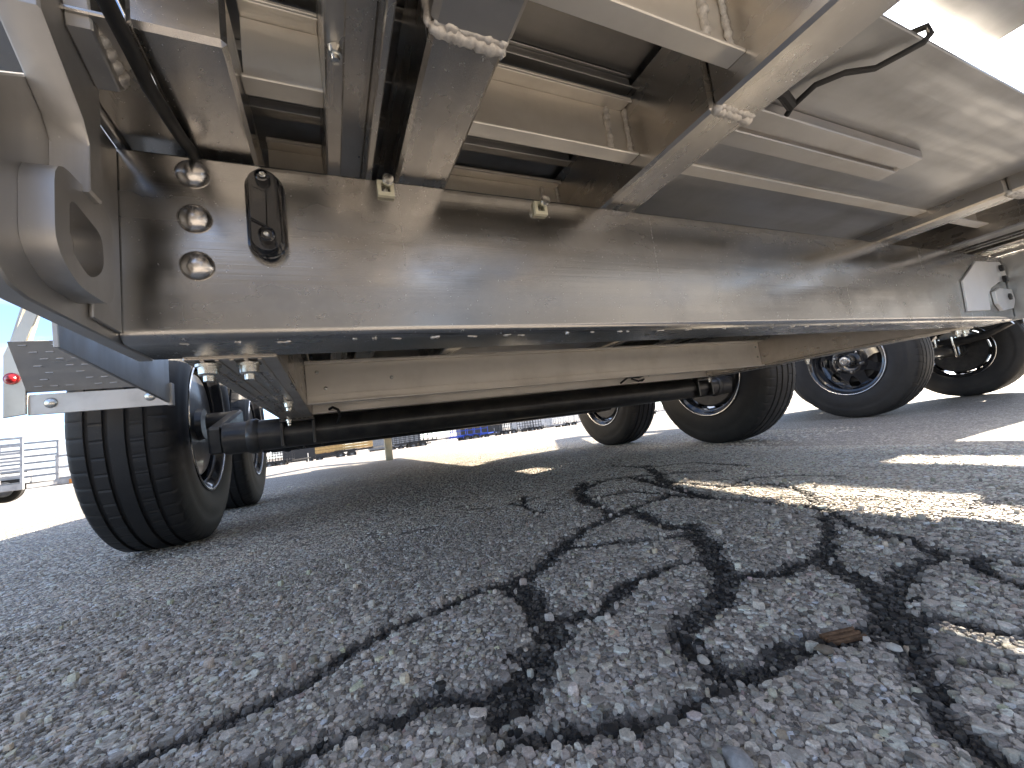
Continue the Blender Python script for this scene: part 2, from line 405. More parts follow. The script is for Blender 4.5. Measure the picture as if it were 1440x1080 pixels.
# crack lines on the ground: x, y, width in metres
CRK = [[(0.7258, 1.1511, 0.0352), (0.6323, 1.0397, 0.0334), (0.5734, 0.9049, 0.0335), (0.5244, 0.7269, 0.0293), (0.4202, 0.6898, 0.0255), (0.3568, 0.65, 0.03), (0.2695, 0.5775, 0.0327), (0.2163, 0.5434, 0.0365), (0.1805, 0.5539, 0.0221), (0.1383, 0.547, 0.0185), (0.0876, 0.5265, 0.0178), (0.056, 0.528, 0.0185), (0.0254, 0.514, 0.0183), (-0.018, 0.4877, 0.018), (-0.042, 0.4608, 0.0177), (-0.0869, 0.4457, 0.0191), (-0.1242, 0.4397, 0.0209), (-0.1709, 0.4378, 0.0213)],
    [(0.2163, 0.5434, 0.0339), (0.2014, 0.4653, 0.0351), (0.1939, 0.4164, 0.0404), (0.1764, 0.3772, 0.0375), (0.1416, 0.3603, 0.0348), (0.1191, 0.3404, 0.031), (0.0863, 0.353, 0.0276), (0.0539, 0.3655, 0.0254), (-0.0003, 0.3626, 0.0234), (-0.0384, 0.364, 0.0215), (-0.0689, 0.3646, 0.0209)],
    [(0.1764, 0.3772, 0.03), (0.1495, 0.3479, 0.0297), (0.1208, 0.3232, 0.0278), (0.0954, 0.3126, 0.0233)],
    [(0.5244, 0.7269, 0.0293), (0.5825, 0.7517, 0.0317), (0.5513, 0.6414, 0.032), (0.5293, 0.574, 0.0331), (0.5604, 0.5634, 0.037)],
    [(0.3401, 0.6224, 0.0209), (0.3767, 0.5926, 0.0185), (0.4176, 0.58, 0.0204), (0.4783, 0.5386, 0.0229), (0.5225, 0.5284, 0.0267)],
    [(0.5604, 0.5634, 0.0407), (0.5024, 0.4825, 0.0386), (0.4573, 0.4258, 0.0373), (0.4304, 0.3877, 0.0351), (0.4264, 0.3605, 0.0325), (0.4451, 0.3515, 0.0244), (0.4903, 0.3384, 0.023), (0.5242, 0.3378, 0.0218), (0.5774, 0.3592, 0.0244), (0.6356, 0.3792, 0.0245), (0.6887, 0.4155, 0.0217), (0.7706, 0.4602, 0.0164)],
    [(0.1939, 0.4164, 0.0352), (0.2174, 0.4112, 0.0303), (0.2491, 0.397, 0.0213), (0.2781, 0.423, 0.0259), (0.322, 0.4381, 0.0263), (0.3818, 0.4459, 0.0216), (0.4256, 0.4389, 0.0173), (0.4522, 0.4271, 0.0174)],
    [(0.4269, 0.3751, 0.0359), (0.3799, 0.3519, 0.0316), (0.3361, 0.3377, 0.0301), (0.2861, 0.3144, 0.0286), (0.2694, 0.2833, 0.0274), (0.2611, 0.2589, 0.029), (0.2816, 0.2437, 0.0264), (0.3187, 0.2455, 0.0239), (0.3548, 0.2444, 0.0192), (0.3944, 0.2274, 0.0182), (0.4314, 0.2289, 0.021)],
    [(0.8776, 1.107, 0.0305), (0.7886, 0.8082, 0.0294), (0.7422, 0.6724, 0.0232), (0.7619, 0.5716, 0.0199), (0.7708, 0.4898, 0.0192), (0.7598, 0.4488, 0.0212), (0.6918, 0.3786, 0.0245), (0.6661, 0.3173, 0.0221), (0.6429, 0.267, 0.0213), (0.6388, 0.2361, 0.0196), (0.6467, 0.1972, 0.0198)],
    [(0.6264, 0.3743, 0.02), (0.5646, 0.3521, 0.0237), (0.5195, 0.3157, 0.0246), (0.5137, 0.2912, 0.0229), (0.4936, 0.2655, 0.0259), (0.474, 0.2449, 0.0348), (0.548, 0.2665, 0.0281), (0.5974, 0.2627, 0.0238), (0.6395, 0.2596, 0.0208)],
    [(0.474, 0.2449, 0.0364), (0.4389, 0.226, 0.0352), (0.418, 0.2085, 0.032), (0.3902, 0.1907, 0.0251), (0.3578, 0.1723, 0.0208), (0.3342, 0.1549, 0.0192), (0.3207, 0.1395, 0.0173), (0.3143, 0.12, 0.0162)],
    [(0.4401, 0.225, 0.0211), (0.4602, 0.2017, 0.0162), (0.4691, 0.1789, 0.0141), (0.4857, 0.1569, 0.0135)],
    [(0.6388, 0.2361, 0.0177), (0.6035, 0.2123, 0.0158), (0.5753, 0.1794, 0.0169)],
    [(0.096, 0.2877, 0.0198), (0.1285, 0.2711, 0.0177), (0.1709, 0.2562, 0.0172), (0.2109, 0.2471, 0.0171), (0.2493, 0.2461, 0.0207)],
    [(1.0711, 1.238, 0.032), (0.8557, 0.926, 0.028), (0.7886, 0.8082, 0.0262)],
    [(0.6451, 1.0595, 0.0259), (0.7898, 1.1236, 0.025), (0.8776, 1.107, 0.0254), (0.9861, 0.9844, 0.0184), (1.049, 0.9064, 0.0173)],
    [(0.8596, 0.9163, 0.0198), (0.8558, 0.7274, 0.0181), (0.9291, 0.67, 0.0145), (0.909, 0.5924, 0.0153), (0.811, 0.5006, 0.0162)],
    [(0.6044, 0.9343, 0.0249), (0.7214, 0.9045, 0.0217), (0.734, 0.8011, 0.0219), (0.7367, 0.6677, 0.0204)],
    [(0.5825, 0.7517, 0.0238), (0.72, 0.7751, 0.0239)],
    [(0.4972, 1.1268, 0.0177), (0.4394, 0.9733, 0.0139), (0.4336, 0.8915, 0.0122), (0.4669, 0.9173, 0.0097)],
    [(0.4412, 1.0776, 0.0162), (0.4513, 0.998, 0.0145)],
    [(0.8558, 0.7274, 0.0121), (0.9818, 0.7437, 0.0134), (1.0527, 0.6624, 0.0125), (1.058, 0.5869, 0.0084)],
    [(1.034, 1.4063, 0.0225), (1.0316, 1.1942, 0.024), (1.1814, 1.1046, 0.0175), (1.1486, 0.8862, 0.0133)],
    [(0.3902, 0.1907, 0.0171), (0.4029, 0.1696, 0.0108), (0.4207, 0.1406, 0.0091)]]
def crack_field(x, y, halo=False):
    wx = x + fbm(x, y, 30, 3, 5) * .022; wy = y + fbm(x, y, 30, 3, 9) * .022
    best = np.full(x.shape, 9.0)
    for line in CRK:
        for (ax, ay, aw), (bx, by, bw) in zip(line[:-1], line[1:]):
            R = max(aw, bw) * 2.2 + .03
            sel = (x > min(ax, bx) - R) & (x < max(ax, bx) + R) & (y > min(ay, by) - R) & (y < max(ay, by) + R)
            if not sel.any(): continue
            dx, dy = bx - ax, by - ay; L2 = dx * dx + dy * dy + 1e-9
            px = wx[sel]; py = wy[sel]
            t = np.clip(((px - ax) * dx + (py - ay) * dy) / L2, 0, 1)
            d = np.hypot(px - ax - t * dx, py - ay - t * dy) / (max(.010, 1.08 * aw) * (1 - t) * .5 + max(.010, 1.08 * bw) * t * .5)
            best[sel] = np.minimum(best[sel], d)
    if halo:    # grit and damp spread patchily beside the wider cracks
        return np.clip((2.7 + fbm(x, y, 14, 3, 51) * 5 - best) / 2.0, 0, 1)
    ed = fbm(x, y, 110, 3, 21) * 1.1 + fbm(x, y, 22, 2, 33) * .8
    c = np.clip((1.40 + ed - best) / 1.05, 0, 1)
    return c * c * (3 - 2 * c)
def ground_h(x, y, c=None):
    fade = 1 / (1 + (np.hypot(x, y) / 6) ** 2)
    slope = -.026 * np.clip(y - 12, 0, 40)        # the lot falls away gently
    z = fbm(x, y, 1.3, 3, 40) * .006 * fade + fbm(x, y, 9, 3, 60) * .0035 * fade
    if c is None: c = crack_field(x, y)
    return z + slope - c * .0050

def build_ground():
    def axis(lo, hi, step, far, g=1.09):
        a = list(np.arange(lo, hi, step)); s_ = step
        while a[-1] < far: s_ *= g; a.append(a[-1] + s_)
        s_ = step; b = [lo]
        while b[-1] > -far: s_ *= g; b.append(b[-1] - s_)
        return np.array(b[:0:-1] + a)
    xs = axis(-.9, 1.5, .0055, 900); ys = axis(.02, 1.3, .0055, 900)
    X, Y = np.meshgrid(xs, ys); X = X.ravel(); Y = Y.ravel()
    c = crack_field(X, Y); Z = ground_h(X, Y, c)
    Z += np.where(np.hypot(X, Y) < 3, fbm(X, Y, 160, 2, 77) * .0022 + c * fbm(X, Y, 110, 2, 88) * .006, 0)
    nx, ny = len(xs), len(ys)
    me = bpy.data.meshes.new('asphalt_ground')
    me.vertices.add(nx * ny); me.vertices.foreach_set('co', np.stack([X, Y, Z], 1).astype(np.float32).ravel())
    I, J = np.meshgrid(np.arange(nx - 1), np.arange(ny - 1)); k = (J * nx + I).ravel()
    q = np.stack([k, k + 1, k + nx + 1, k + nx], 1).ravel()
    nf = len(k); me.loops.add(nf * 4); me.loops.foreach_set('vertex_index', q.astype(np.int32))
    me.polygons.add(nf); me.polygons.foreach_set('loop_start', np.arange(0, nf * 4, 4, dtype=np.int32))
    at = me.attributes.new('crack', 'FLOAT', 'POINT'); at.data.foreach_set('value', c.astype(np.float32))
    me.update(); me.validate(); me.materials.append(M['asphalt']); me.shade_smooth()
    o = bpy.data.objects.new('asphalt_ground', me); COL.objects.link(o); o['kind'] = 'structure'
    return o

def stones_mesh(name, cx, cy, cz, rad, hgt, tint, n, rings):
    N = len(cx); a = (np.arange(n) / n * 2 * np.pi)[None, :] + rng.uniform(0, 6.28, (N, 1)) + rng.uniform(-.22, .22, (N, n)) * 6 / n
    rr = rad[:, None] * rng.uniform(.66, 1.16, (N, n))
    asp = rng.uniform(.62, 1, (N, 1)); th = rng.uniform(0, np.pi, (N, 1))
    def ring(scale, z, tilt):
        lx = np.cos(a) * rr * scale; ly = np.sin(a) * rr * scale * asp
        x = lx * np.cos(th) - ly * np.sin(th); y = lx * np.sin(th) + ly * np.cos(th)
        zz = cz[:, None] + z + (x * tx + y * ty) * tilt + rng.normal(0, 1, (N, n)) * hgt[:, None] * .07 * tilt
        return np.stack([x + cx[:, None], y + cy[:, None], zz], 2)
    tx = rng.normal(0, .07, (N, 1)); ty = rng.normal(0, .07, (N, 1)); H = hgt[:, None]
    L = [ring(.95, -.0035 + 0 * H, 0), ring(1.0, H * .45, .6)]
    if rings == 3: L += [ring(.92, H * .86, 1), ]
    L += [ring(.80, H * 1.0, 1)]
    V = np.concatenate(L, 1); m = len(L) * n; V = V.reshape(N * m, 3)
    fs = []; sizes = []
    for i in range(len(L) - 1):
        for k in range(n): k2 = (k + 1) % n; fs += [i * n + k, i * n + k2, (i + 1) * n + k2, (i + 1) * n + k]; sizes.append(4)
    fs += [(len(L) - 1) * n + k for k in range(n)]; sizes.append(n)
    fs = np.array(fs); sizes = np.array(sizes)
    allf = (fs[None, :] + (np.arange(N) * m)[:, None]).ravel(); alls = np.tile(sizes, N)
    me = bpy.data.meshes.new(name); me.vertices.add(len(V)); me.vertices.foreach_set('co', V.astype(np.float32).ravel())
    me.loops.add(len(allf)); me.loops.foreach_set('vertex_index', allf.astype(np.int32))
    me.polygons.add(len(alls)); st = np.concatenate([[0], np.cumsum(alls)[:-1]]); me.polygons.foreach_set('loop_start', st.astype(np.int32))
    at = me.attributes.new('tint', 'FLOAT_COLOR', 'POINT')
    col = np.concatenate([np.repeat(tint, m, 0), np.ones((N * m, 1))], 1); at.data.foreach_set('color', col.astype(np.float32).ravel())
    me.update(); me.materials.append(M['stone']); me.shade_smooth(); me.set_sharp_from_angle(angle=math.radians(22))
    o = bpy.data.objects.new(name, me); COL.objects.link(o); o['kind'] = 'stuff'; return o

def scatter():
    # main aggregate: jittered grid of worn stones set flush in the binder
    def grid(x0, x1, y0, y1, s):
        X, Y = np.meshgrid(np.arange(x0, x1, s), np.arange(y0, y1, s * .87)); X = X + (np.arange(X.shape[0]) % 2)[:, None] * s * .5
        X = X + rng.uniform(-.30, .30, X.shape) * s; Y = Y + rng.uniform(-.30, .30, Y.shape) * s
        return X.ravel(), Y.ravel()
    def tints(N, lo, hi, tan):
        v = np.clip(rng.normal((lo + hi) / 2, (hi - lo) / 2.4, N), lo * .8, hi * 1.15)[:, None]
        t = v * np.array([[1.12, 1.0, .850]]) * rng.normal(1, .012, (N, 3))
        k = rng.random(N) < tan
        t[k] = v[k] * np.array([[1.12, .97, .76]]) * rng.normal(1, .05, (k.sum(), 3))
        return np.clip(t, .01, .75)
    near = lambda x, y: np.hypot(x, y)
    x, y = grid(-1.15, 1.6, .04, 1.62, .0076); c = crack_field(x, y)
    bare = fbm(x, y, 26, 3, 90) + rng.normal(0, .05, len(x))
    keep = (rng.random(len(x)) < np.clip((1.62 - y + rng.normal(0, .06, len(x))) / .5, 0, 1)) & (rng.random(len(x)) > np.clip(c * 1.15, 0, .84)) & (bare > -.19); x, y, c = x[keep], y[keep], c[keep]
    z = ground_h(x, y, c); d = near(x, y)
    rad = np.clip(rng.lognormal(math.log(.0034), .32, len(x)), .0015, .0058); hgt = .0004 + rng.gamma(2, .00028, len(x)) + rad * .05
    t = tints(len(x), .42, .78, .10); t = t * (1 - .62 * c[:, None] * rng.uniform(.3, 1.25, (len(x), 1))) * (1 - .5 * (crack_field(x, y, True) * (rng.random(len(x)) < .75))[:, None])
    o = []
    k = d < .8
    o.append(stones_mesh('aggregate_stones', x[k], y[k], z[k], rad[k], hgt[k], t[k], 7, 3))
    k = d >= .8
    o.append(stones_mesh('aggregate_stones', x[k], y[k], z[k], rad[k], hgt[k], t[k], 5, 2))
    # farther out: coarser set thinning into the surface texture
    x, y = grid(-2.6, 2.3, 1.0, 3.6, .0145); k = (rng.random(len(x)) < np.clip((y - 1.0) / .5, 0, 1) * np.clip((3.6 - y) / 1.8, 0, 1)); x, y = x[k], y[k]; c = crack_field(x, y)
    z = ground_h(x, y, c); rad = np.clip(rng.lognormal(math.log(.0052), .3, len(x)), .003, .009); hgt = .0008 + rng.gamma(2, .0004, len(x))
    o.append(stones_mesh('aggregate_stones', x, y, z, rad, hgt, tints(len(x), .40, .74, .10), 5, 2))
    # a sparser set of broad flat stones lying a touch proud
    x, y = grid(-.5, .9, .04, .8, .026); c = crack_field(x, y); k = rng.random(len(x)) > np.clip(c * 1.1 + .25, 0, .97); x, y, c = x[k], y[k], c[k]
    z = ground_h(x, y, c) + .0004; rad = np.clip(rng.lognormal(math.log(.0060), .25, len(x)), .0042, .0105); hgt = .0010 + rng.gamma(2, .0003, len(x))
    o.append(stones_mesh('broad_stones', x, y, z, rad, hgt, tints(len(x), .36, .66, .10) * (1 - .6 * c[:, None]), 8, 3))
    # finer chips packed between them close to the viewer
    x, y = grid(-.75, 1.05, .03, .95, .0062); k = near(x, y) < 1.0; x, y = x[k], y[k]; c = crack_field(x, y)
    z = ground_h(x, y, c); rad = np.clip(rng.lognormal(math.log(.0021), .35, len(x)), .0008, .004)
    t = tints(len(x), .26, .60, .12) * (1 - .78 * c[:, None]) * np.where(rng.random((len(x), 1)) < .22, .5, 1)
    o.append(stones_mesh('fine_chips', x, y, z, rad, rad * .8, t, 5, 2))
    # dark broken-up asphalt in the cracks
    x, y = grid(-.9, 1.4, .03, 1.3, .0046); c = crack_field(x, y); k = (c > .18) & (rng.random(len(x)) < c * .95); x, y, c = x[k], y[k], c[k]
    z = ground_h(x, y, c) - .0006; rad = np.clip(rng.lognormal(math.log(.0018), .50, len(x)), .0007, .0070)
    v = np.clip(rng.lognormal(math.log(.038), .65, len(x)), .008, .34)[:, None]
    t = v * np.array([[1.10, 1.0, .88]]); o.append(stones_mesh('crack_crumbs', x, y, z, rad, rad * .75, t, 6, 2))
    # loose light pebbles lying about
    n = 420; x = rng.uniform(-.5, 1.1, n); y = rng.uniform(.08, .9, n); z = ground_h(x, y); rad = rng.uniform(.0016, .0052, n)
    o.append(stones_mesh('loose_pebbles', x, y, z + .0016, rad, rad * 1.3, tints(n, .34, .62, .3), 7, 3))
    return o
build_ground()
scatter()

# ------------------------------------------------------------------ wheels
TR, RIM = .34, .19
def tyre_mesh(seg=504, full=True):
    if full:
        P = [(-.078, .186), (-.088, .19), (-.094, .205), (-.101, .225), (-.1035, .25), (-.102, .27), (-.099, .285), (-.0995, .287), (-.097, .300), (-.093, .315), (-.0885, .326), (-.083, .3325),
             (-.078, .3355), (-.0555, .3380), (-.0545, .3325), (-.0475, .3325), (-.0465, .3385), (-.0235, .3395), (-.0225, .3332), (-.0150, .3332), (-.0140, .3398)]
        P = P + [(-a, r) for a, r in P[::-1]]
        n = len(P)
        sh = {j for j in range(n) if abs(P[j][0]) > .0555 and P[j][1] > .325}; md = {j for j in range(n) if .0230 < abs(P[j][0]) < .047 and P[j][1] > .335}
        def rf(j, k, r):
            kk = k % 9
            if j in sh and kk == 0: return r - .0030
            if j in md and (k + 2 + (2 if P[j][0] > -.03 and P[j][0] < 0 else 0)) % 9 == 0: return r - .0022
            return r
        m = MB().lathe(P, seg, 'x', rfun=rf)
        m.f.extend([])
    else:
        P = [(-.09, .19), (-.102, .25), (-.097, .30), (-.085, .332), (-.05, .338), (0, .34), (.05, .338), (.085, .332), (.097, .30), (.102, .25), (.09, .19)]
        m = MB().lathe(P, 40, 'x')
    return m.mesh('tyre', M['rubber'], 28)
ME = {'tyre': tyre_mesh()}
# barrel with a stepped flange each side (axis x, outboard = +x)
ME['rim'] = MB().lathe([(-.086, .196), (-.092, .202), (-.096, .203), (-.097, .199), (-.090, .188), (-.078, .182), (-.072, .172), (-.02, .168), (.02, .160), (.05, .160), (.07, .172), (.074, .182), (.088, .188), (.097, .199), (.096, .204), (.092, .203), (.086, .196)], 72, 'x').mesh('rim', M['rimblack'])
ME['rim_edge'] = MB().lathe([(-.0965, .2015), (-.0985, .1995), (-.0975, .1965), (-.0945, .1960)], 72, 'x').lathe([(.0965, .2015), (.0985, .1995), (.0975, .1965), (.0945, .1960)], 72, 'x').mesh('rim_edge', M['riml'])
def wheel_disc():
    m = MB(); m.lathe([(.030, .012), (.040, .045), (.046, .070), (.040, .092), (.030, .092), (.030, .012)], 48, 'x')
    for i in range(8):
        a = 2 * math.pi * i / 8; vs = []
        for (r, hw, ax) in ((.085, .036, .040), (.120, .024, .026), (.145, .030, .020), (.164, .062, .030)):
            for sgn in (-1, 1):
                for th in (0, -.007):
                    t = a + sgn * hw / r * .93
                    vs.append((ax + th, r * math.cos(t), r * math.sin(t)))
        fs = []
        for k in range(3):
            o = k * 4; fs += [(o, o + 2, o + 6, o + 4), (o + 1, o + 5, o + 7, o + 3), (o, o + 4, o + 5, o + 1), (o + 2, o + 3, o + 7, o + 6)]
        m.add(vs, fs)
    m.lathe([(.030, .158), (.036, .1665), (.020, .1665), (.014, .158), (.030, .158)], 48, 'x')
    return m.mesh('wheel', M['rimblack'], 40)
ME['wheel'] = wheel_disc()
ME['hub_cap'] = MB().lathe([(.040, .034), (.075, .033), (.090, .030), (.097, .024), (.098, .016), (.0925, .015), (.0925, .0005)], 32, 'x').mesh('hub_cap', M['chrome'])
ME['lug_nut'] = MB().lathe([(.040, .0125), (.052, .0120), (.056, .010), (.064, .0095), (.068, .006), (.0685, .0004)], 6, 'x').mesh('lug_nut', M['chrome'])
ME['brake_drum'] = MB().lathe([(-.085, .0004), (-.085, .045), (-.070, .05), (-.068, .150), (-.060, .1575), (-.03, .1575), (-.01, .135), (.01, .125), (.01, .03)], 48, 'x').mesh('brake_drum', M['black'])
def wheel(parent, x, y, side, rot=0.0, nuts=6):
    w = link('wheel', ME['wheel'], parent, (x, y, TR), (rot, 0, 0 if side > 0 else math.pi))
    for nm in ('tyre', 'rim', 'rim_edge', 'hub_cap', 'brake_drum'): link(nm, ME[nm], w)
    for i in range(nuts):
        a = 2 * math.pi * (i + .3) / nuts
        link('lug_nut', ME['lug_nut'], w, (0, .0700 * math.cos(a), .0700 * math.sin(a)))
    return w

# ------------------------------------------------------------------ the aluminium trailer overhead
T = empty('utility_trailer', (.66, .12, 0))
tag(T, 'large aluminium deck trailer overhead, its polished rear beam and underside filling the upper picture', 'trailer')
XC = .66
class Off:  # parts are modelled in world coordinates and parented with the offset taken out
    pass
def PB(mb, name, mat, parent=T, angle=35):
    base = Vector((.66, .12, 0))
    if parent is not T: base = Vector((0, 0, 0)) if parent.get('_loc') is None else base
    o = mb.build(name, mat, None, angle); o.parent = parent
    if parent is T: o.location = -base
    return o
def mirx(mb): mb.v = [(2 * XC - v[0], v[1], v[2]) for v in mb.v]; return mb
def both(fn, name, mat, parent=T, angle=35):
    a = PB(fn(MB()), name, mat, parent, angle); b = PB(mirx(fn(MB())), name, mat, parent, angle); return a, b

# rear crossbeam: a formed channel with a rounded lower corner
def beam_mb():
    x0, x1 = -.1320, 1.4520; y = .370; zt = .4545; zb = .3050; R = .0095; pr = [(y + .004, zt), (y + .0010, zt + .0006), (y, zt - .001)]
    pr += [(y, zb + R)] + [(y + R - R * math.cos(a), zb + R - R * math.sin(a)) for a in [math.pi / 2 * i / 8 for i in range(1, 9)]]
    pr += [(y + .062, zb), (y + .062, zb + .005), (y + R, zb + .005), (y + .005, zb + R), (y + .005, zt - .001)]
    return MB().prism(pr, x0, x1, 'x')
beam = PB(beam_mb(), 'rear_crossbeam', M['beam'], T, 25)
beam['label'] = 'polished crossbeam with water streaks'
def sub(mb, name, mat, parent, angle=35):
    return mb.build(name, mat, parent, angle)
for z in (.4400, .4025, .3640):
    for x in (-.0845, 2 * XC + .0845):
        if x > 1: continue
        sub(MB().dome((x, .3700, z), .0115, .0075, (0, -1, 0)).lathe([(.3700, .0118), (.3690, .0118)], 20, 'y', (x, 0, z)), 'carriage_bolt', M['chrome'], beam)
pl = sub(MB().prism([(1.215, .3900), (1.300, .4360), (1.425, .4400), (1.4400, .4300), (1.4480, .4020), (1.3900, .3900), (1.3450, .3760), (1.3200, .3600), (1.3120, .3260), (1.205, .3240)], .3697, .3655, 'y', bev=.0008), 'hinge_backing', M['mill_glare'], beam)
pl2 = sub(MB().prism(([(1.3500, .3680), (1.3800, .3760), (1.4420, .3740), (1.4480, .3500), (1.4300, .3300), (1.3700, .3240), (1.3500, .3400)]), .3697, .3625, 'y', bev=.001), 'hinge_pad', M['mill_glare'], beam)
for (x, z) in ((1.418, .4240), (1.4220, .3985), (1.4180, .3560)):
    sub(MB().lathe([(.3655, .0085), (.3600, .0080), (.3590, .006), (.3590, .0001)], 6, 'y', (x, 0, z)), 'pad_bolt', M['black'], beam)
# tack welds under the front corner
wm = MB()
xx = -.10
while xx < 1.42:
    L = random.uniform(.003, .011)
    wm.weld((xx, .3800 + random.uniform(-.003, .003), .3049), (xx + L, .3800 + random.uniform(-.003, .003), .3049), random.uniform(.0009, .0019), 6, .5, 6)
    xx += random.uniform(.006, .05) + L
sub(wm, 'tack_welds', M['alu_x'], beam, 80)['kind'] = 'stuff'
# black oval light on the beam
def oval(y0, y1, w, h, cx_, cz_, n=28, sc0=1.0, sc1=1.0):
    ptsA = []
    def o_(k):
        q = []
        for i in range(n):
            a = 2 * math.pi * i / n; q.append((cx_ + w * k * math.cos(a), cz_ + (h - w) * (1 if math.sin(a) > 1e-6 else -1) + w * k * math.sin(a)))
        return q
    return o_(sc0), o_(sc1)
def oval_body(cx_, cz_, w, h, levels, n=32):
    m = MB(); vs = []
    for (y, k) in levels:
        for i in range(n):
            a = 2 * math.pi * (i + .5) / n; vs.append((cx_ + (w * k) * math.cos(a), y, cz_ + (h - w) * (1 if math.sin(a) > 0 else -1) + w * k * math.sin(a)))
    fs = []
    for j in range(len(levels) - 1):
        for i in range(n): i2 = (i + 1) % n; fs.append((j * n + i, j * n + i2, (j + 1) * n + i2, (j + 1) * n + i))
    fs.append(tuple((len(levels) - 1) * n + i for i in range(n))); m.add(vs, fs); return m
lx, lz = -.0350, .4065
lamp = sub(oval_body(lx, lz, .0145, .0385, [(.3700, 1.0), (.3640, 1.0), (.3618, .95), (.3615, .86), (.3560, .80), (.3535, .70)]), 'clearance_lamp', M['lampblack'], beam, 30)
lamp['label'] = 'glossy black oval lamp housing with two screws'
sub(MB().lathe([(.3535, .0055), (.3480, .0052), (.3475, .0040), (.3495, .0036), (.3495, .0002)], 20, 'y', (lx, 0, lz + .026)), 'screw_boss', M['lampblack'], beam)
sub(MB().lathe([(.3535, .0062), (.3460, .0060), (.3450, .0048), (.3475, .0040), (.3475, .0002)], 20, 'y', (lx + .001, 0, lz - .024)), 'screw_boss', M['lampblack'], beam)
for dz in (.026, -.024):
    sub(MB().lathe([(.3494, .0028), (.3470, .0026), (.3462, .0018), (.3470, .0012), (.3470, .0001)], 14, 'y', (lx + .0005, 0, lz + dz)), 'screw', M['zinc'], beam)
sub(MB().prism([(lx - .010, lz - .010), (lx + .001, lz - .016), (lx + .002, lz + .014), (lx - .008, lz + .018)], .3536, .3505, 'y', bev=.001), 'lamp_lens', M['lampblack'], beam)
# nylon clips holding hex bolts
for (x, z) in ((.0635, .4450), (.2280, .4430)):
    w = .0075
    c = sub(MB().prism([(x - w, z - w), (x + w, z - w), (x + w, z + w), (x - w, z + w)], .3697, .3655, 'y',
        holes=[(x - w * .55, z - w * .5), (x + w * .55, z - w * .5), (x + w * .55, z + w * .6), (x - w * .55, z + w * .6)]), 'nylon_clip', M['plastic'], beam)
    sub(MB().tube([(x + .001, .3700, z + .002), (x + .001, .3600, z + .002)], .0026, 12), 'clip_bolt', M['zinc'], beam)
    sub(MB().lathe([(.3600, .0001), (.3600, .0048), (.3570, .0052), (.3545, .0048), (.3540, .0001)], 14, 'y', (x + .001, 0, z + .003)), 'bolt_head', M['zinc'], beam)

# main rails under the beam line
def rail(m):
    m.box(-.1130, -.0410, .4330, 5.6, .3030, .3085, .0008); m.box(-.0460, -.0410, .4330, 5.6, .3090, .4460, .0008)
    m.box(-.1130, -.1080, .4330, 5.6, .3090, .4460, .0008)
    for k in range(5): m.box(-.101 + k * .011, -.0975 + k * .011, .4330, 5.6, .3015, .3032, .0005)
    return m
r1, r2 = both(rail, 'frame_rail', M['alu_y'])
def boltdown(m, x, y, z, r=.0085):
    m.lathe([(z, .0001), (z, r * 1.25), (z - .0025, r * 1.25), (z - .0026, r), (z - .009, r * .98), (z - .0105, r * .8), (z - .0106, .0045), (z - .0155, .0043), (z - .016, .0001)], 12, 'z', (x, y, 0)); return m
for (x, y) in ((-.0975, .4460), (-.0660, .4480), (-.0630, .79), (-.096, 1.19)):
    for s_ in (0, 1):
        m = boltdown(MB(), x, y, .3014, .0082 if y < .6 else .0065)
        if s_: mirx(m)
        sub(m, 'flange_bolt', M['zinc'], r2 if s_ else r1)

# lower crossmembers between the rails (Z sections with a bright lip)
def lower_cross(y):
    m = MB(); m.box(-.0395, 1.3595, y, y + .004, .3110, .3880, .0006)
    m.box(-.0395, 1.3595, y - .010, y + .003, .3060, .3105, .0008); m.box(-.0395, 1.3595, y - .022, y + .003, .3885, .3925, .0006)
    m.box(-.0395, 1.3595, y - .0015, y + .0005, .3240, .3262, .0004)
    return m
for i, y in enumerate((.920, 1.150, 1.75, 2.35, 2.95, 3.55, 4.15, 4.75)):
    c = PB(lower_cross(y), 'crossmember', M['mill'])
    if i < 2:
        for (x, z) in ((-.018, .372), (-.004, .338), (1.342, .372), (1.344, .338), (.13, .352)):
            sub(MB().dome((x, y, z), .0042, .0028, (0, -1, 0), 12, 4), 'rivet', M['zinc'], c)

# bed frame above the beam: longitudinal tubes, mirrored about the centre line
def tube_box(m, x0, x1, y0, y1, z0, z1): return m.box(x0, x1, y0, y1, z0, z1, .003)
ZB = .4600
t1 = both(lambda m: tube_box(m, .0750, .1260, .2165, 5.4, ZB, .5400), 'bed_tube', M['tube'])
def nose(m):
    m.box(.0735, .1275, .030, .2150, ZB - .0015, .5400, .004); return m
t1b = both(nose, 'tube_nose', M['alu_x'])
t2 = both(lambda m: tube_box(m, .3225, .3725, .2180, 5.4, ZB, .5600), 'bed_tube', M['tube'])
t2b = both(lambda m: m.box(.3222, .3728, .040, .2165, ZB - .0008, .5600, .003), 'tube_nose', M['tube'])
for (x0, x1) in ((.0735, .1270), (.3225, .3725)):
    for s_ in (0, 1):
        m = MB().weld((x0 + .001, .2165, ZB - .0002), (x1 - .001, .2185, ZB - .0002), .0050, 26, .2, 8)
        m.weld((x0 + .002, .2125, ZB + .0006), (x1 - .002, .2140, ZB + .0006), .0036, 22, .3, 8)
        if not s_ and x0 < .1: m.weld((x0 - .0002, .2160, ZB), (x0 - .0002, .2160, ZB + .075), .0035, 24, .3, 8)
        if s_: mirx(m)
        PB(m, 'weld_bead', M['weld'], angle=80)
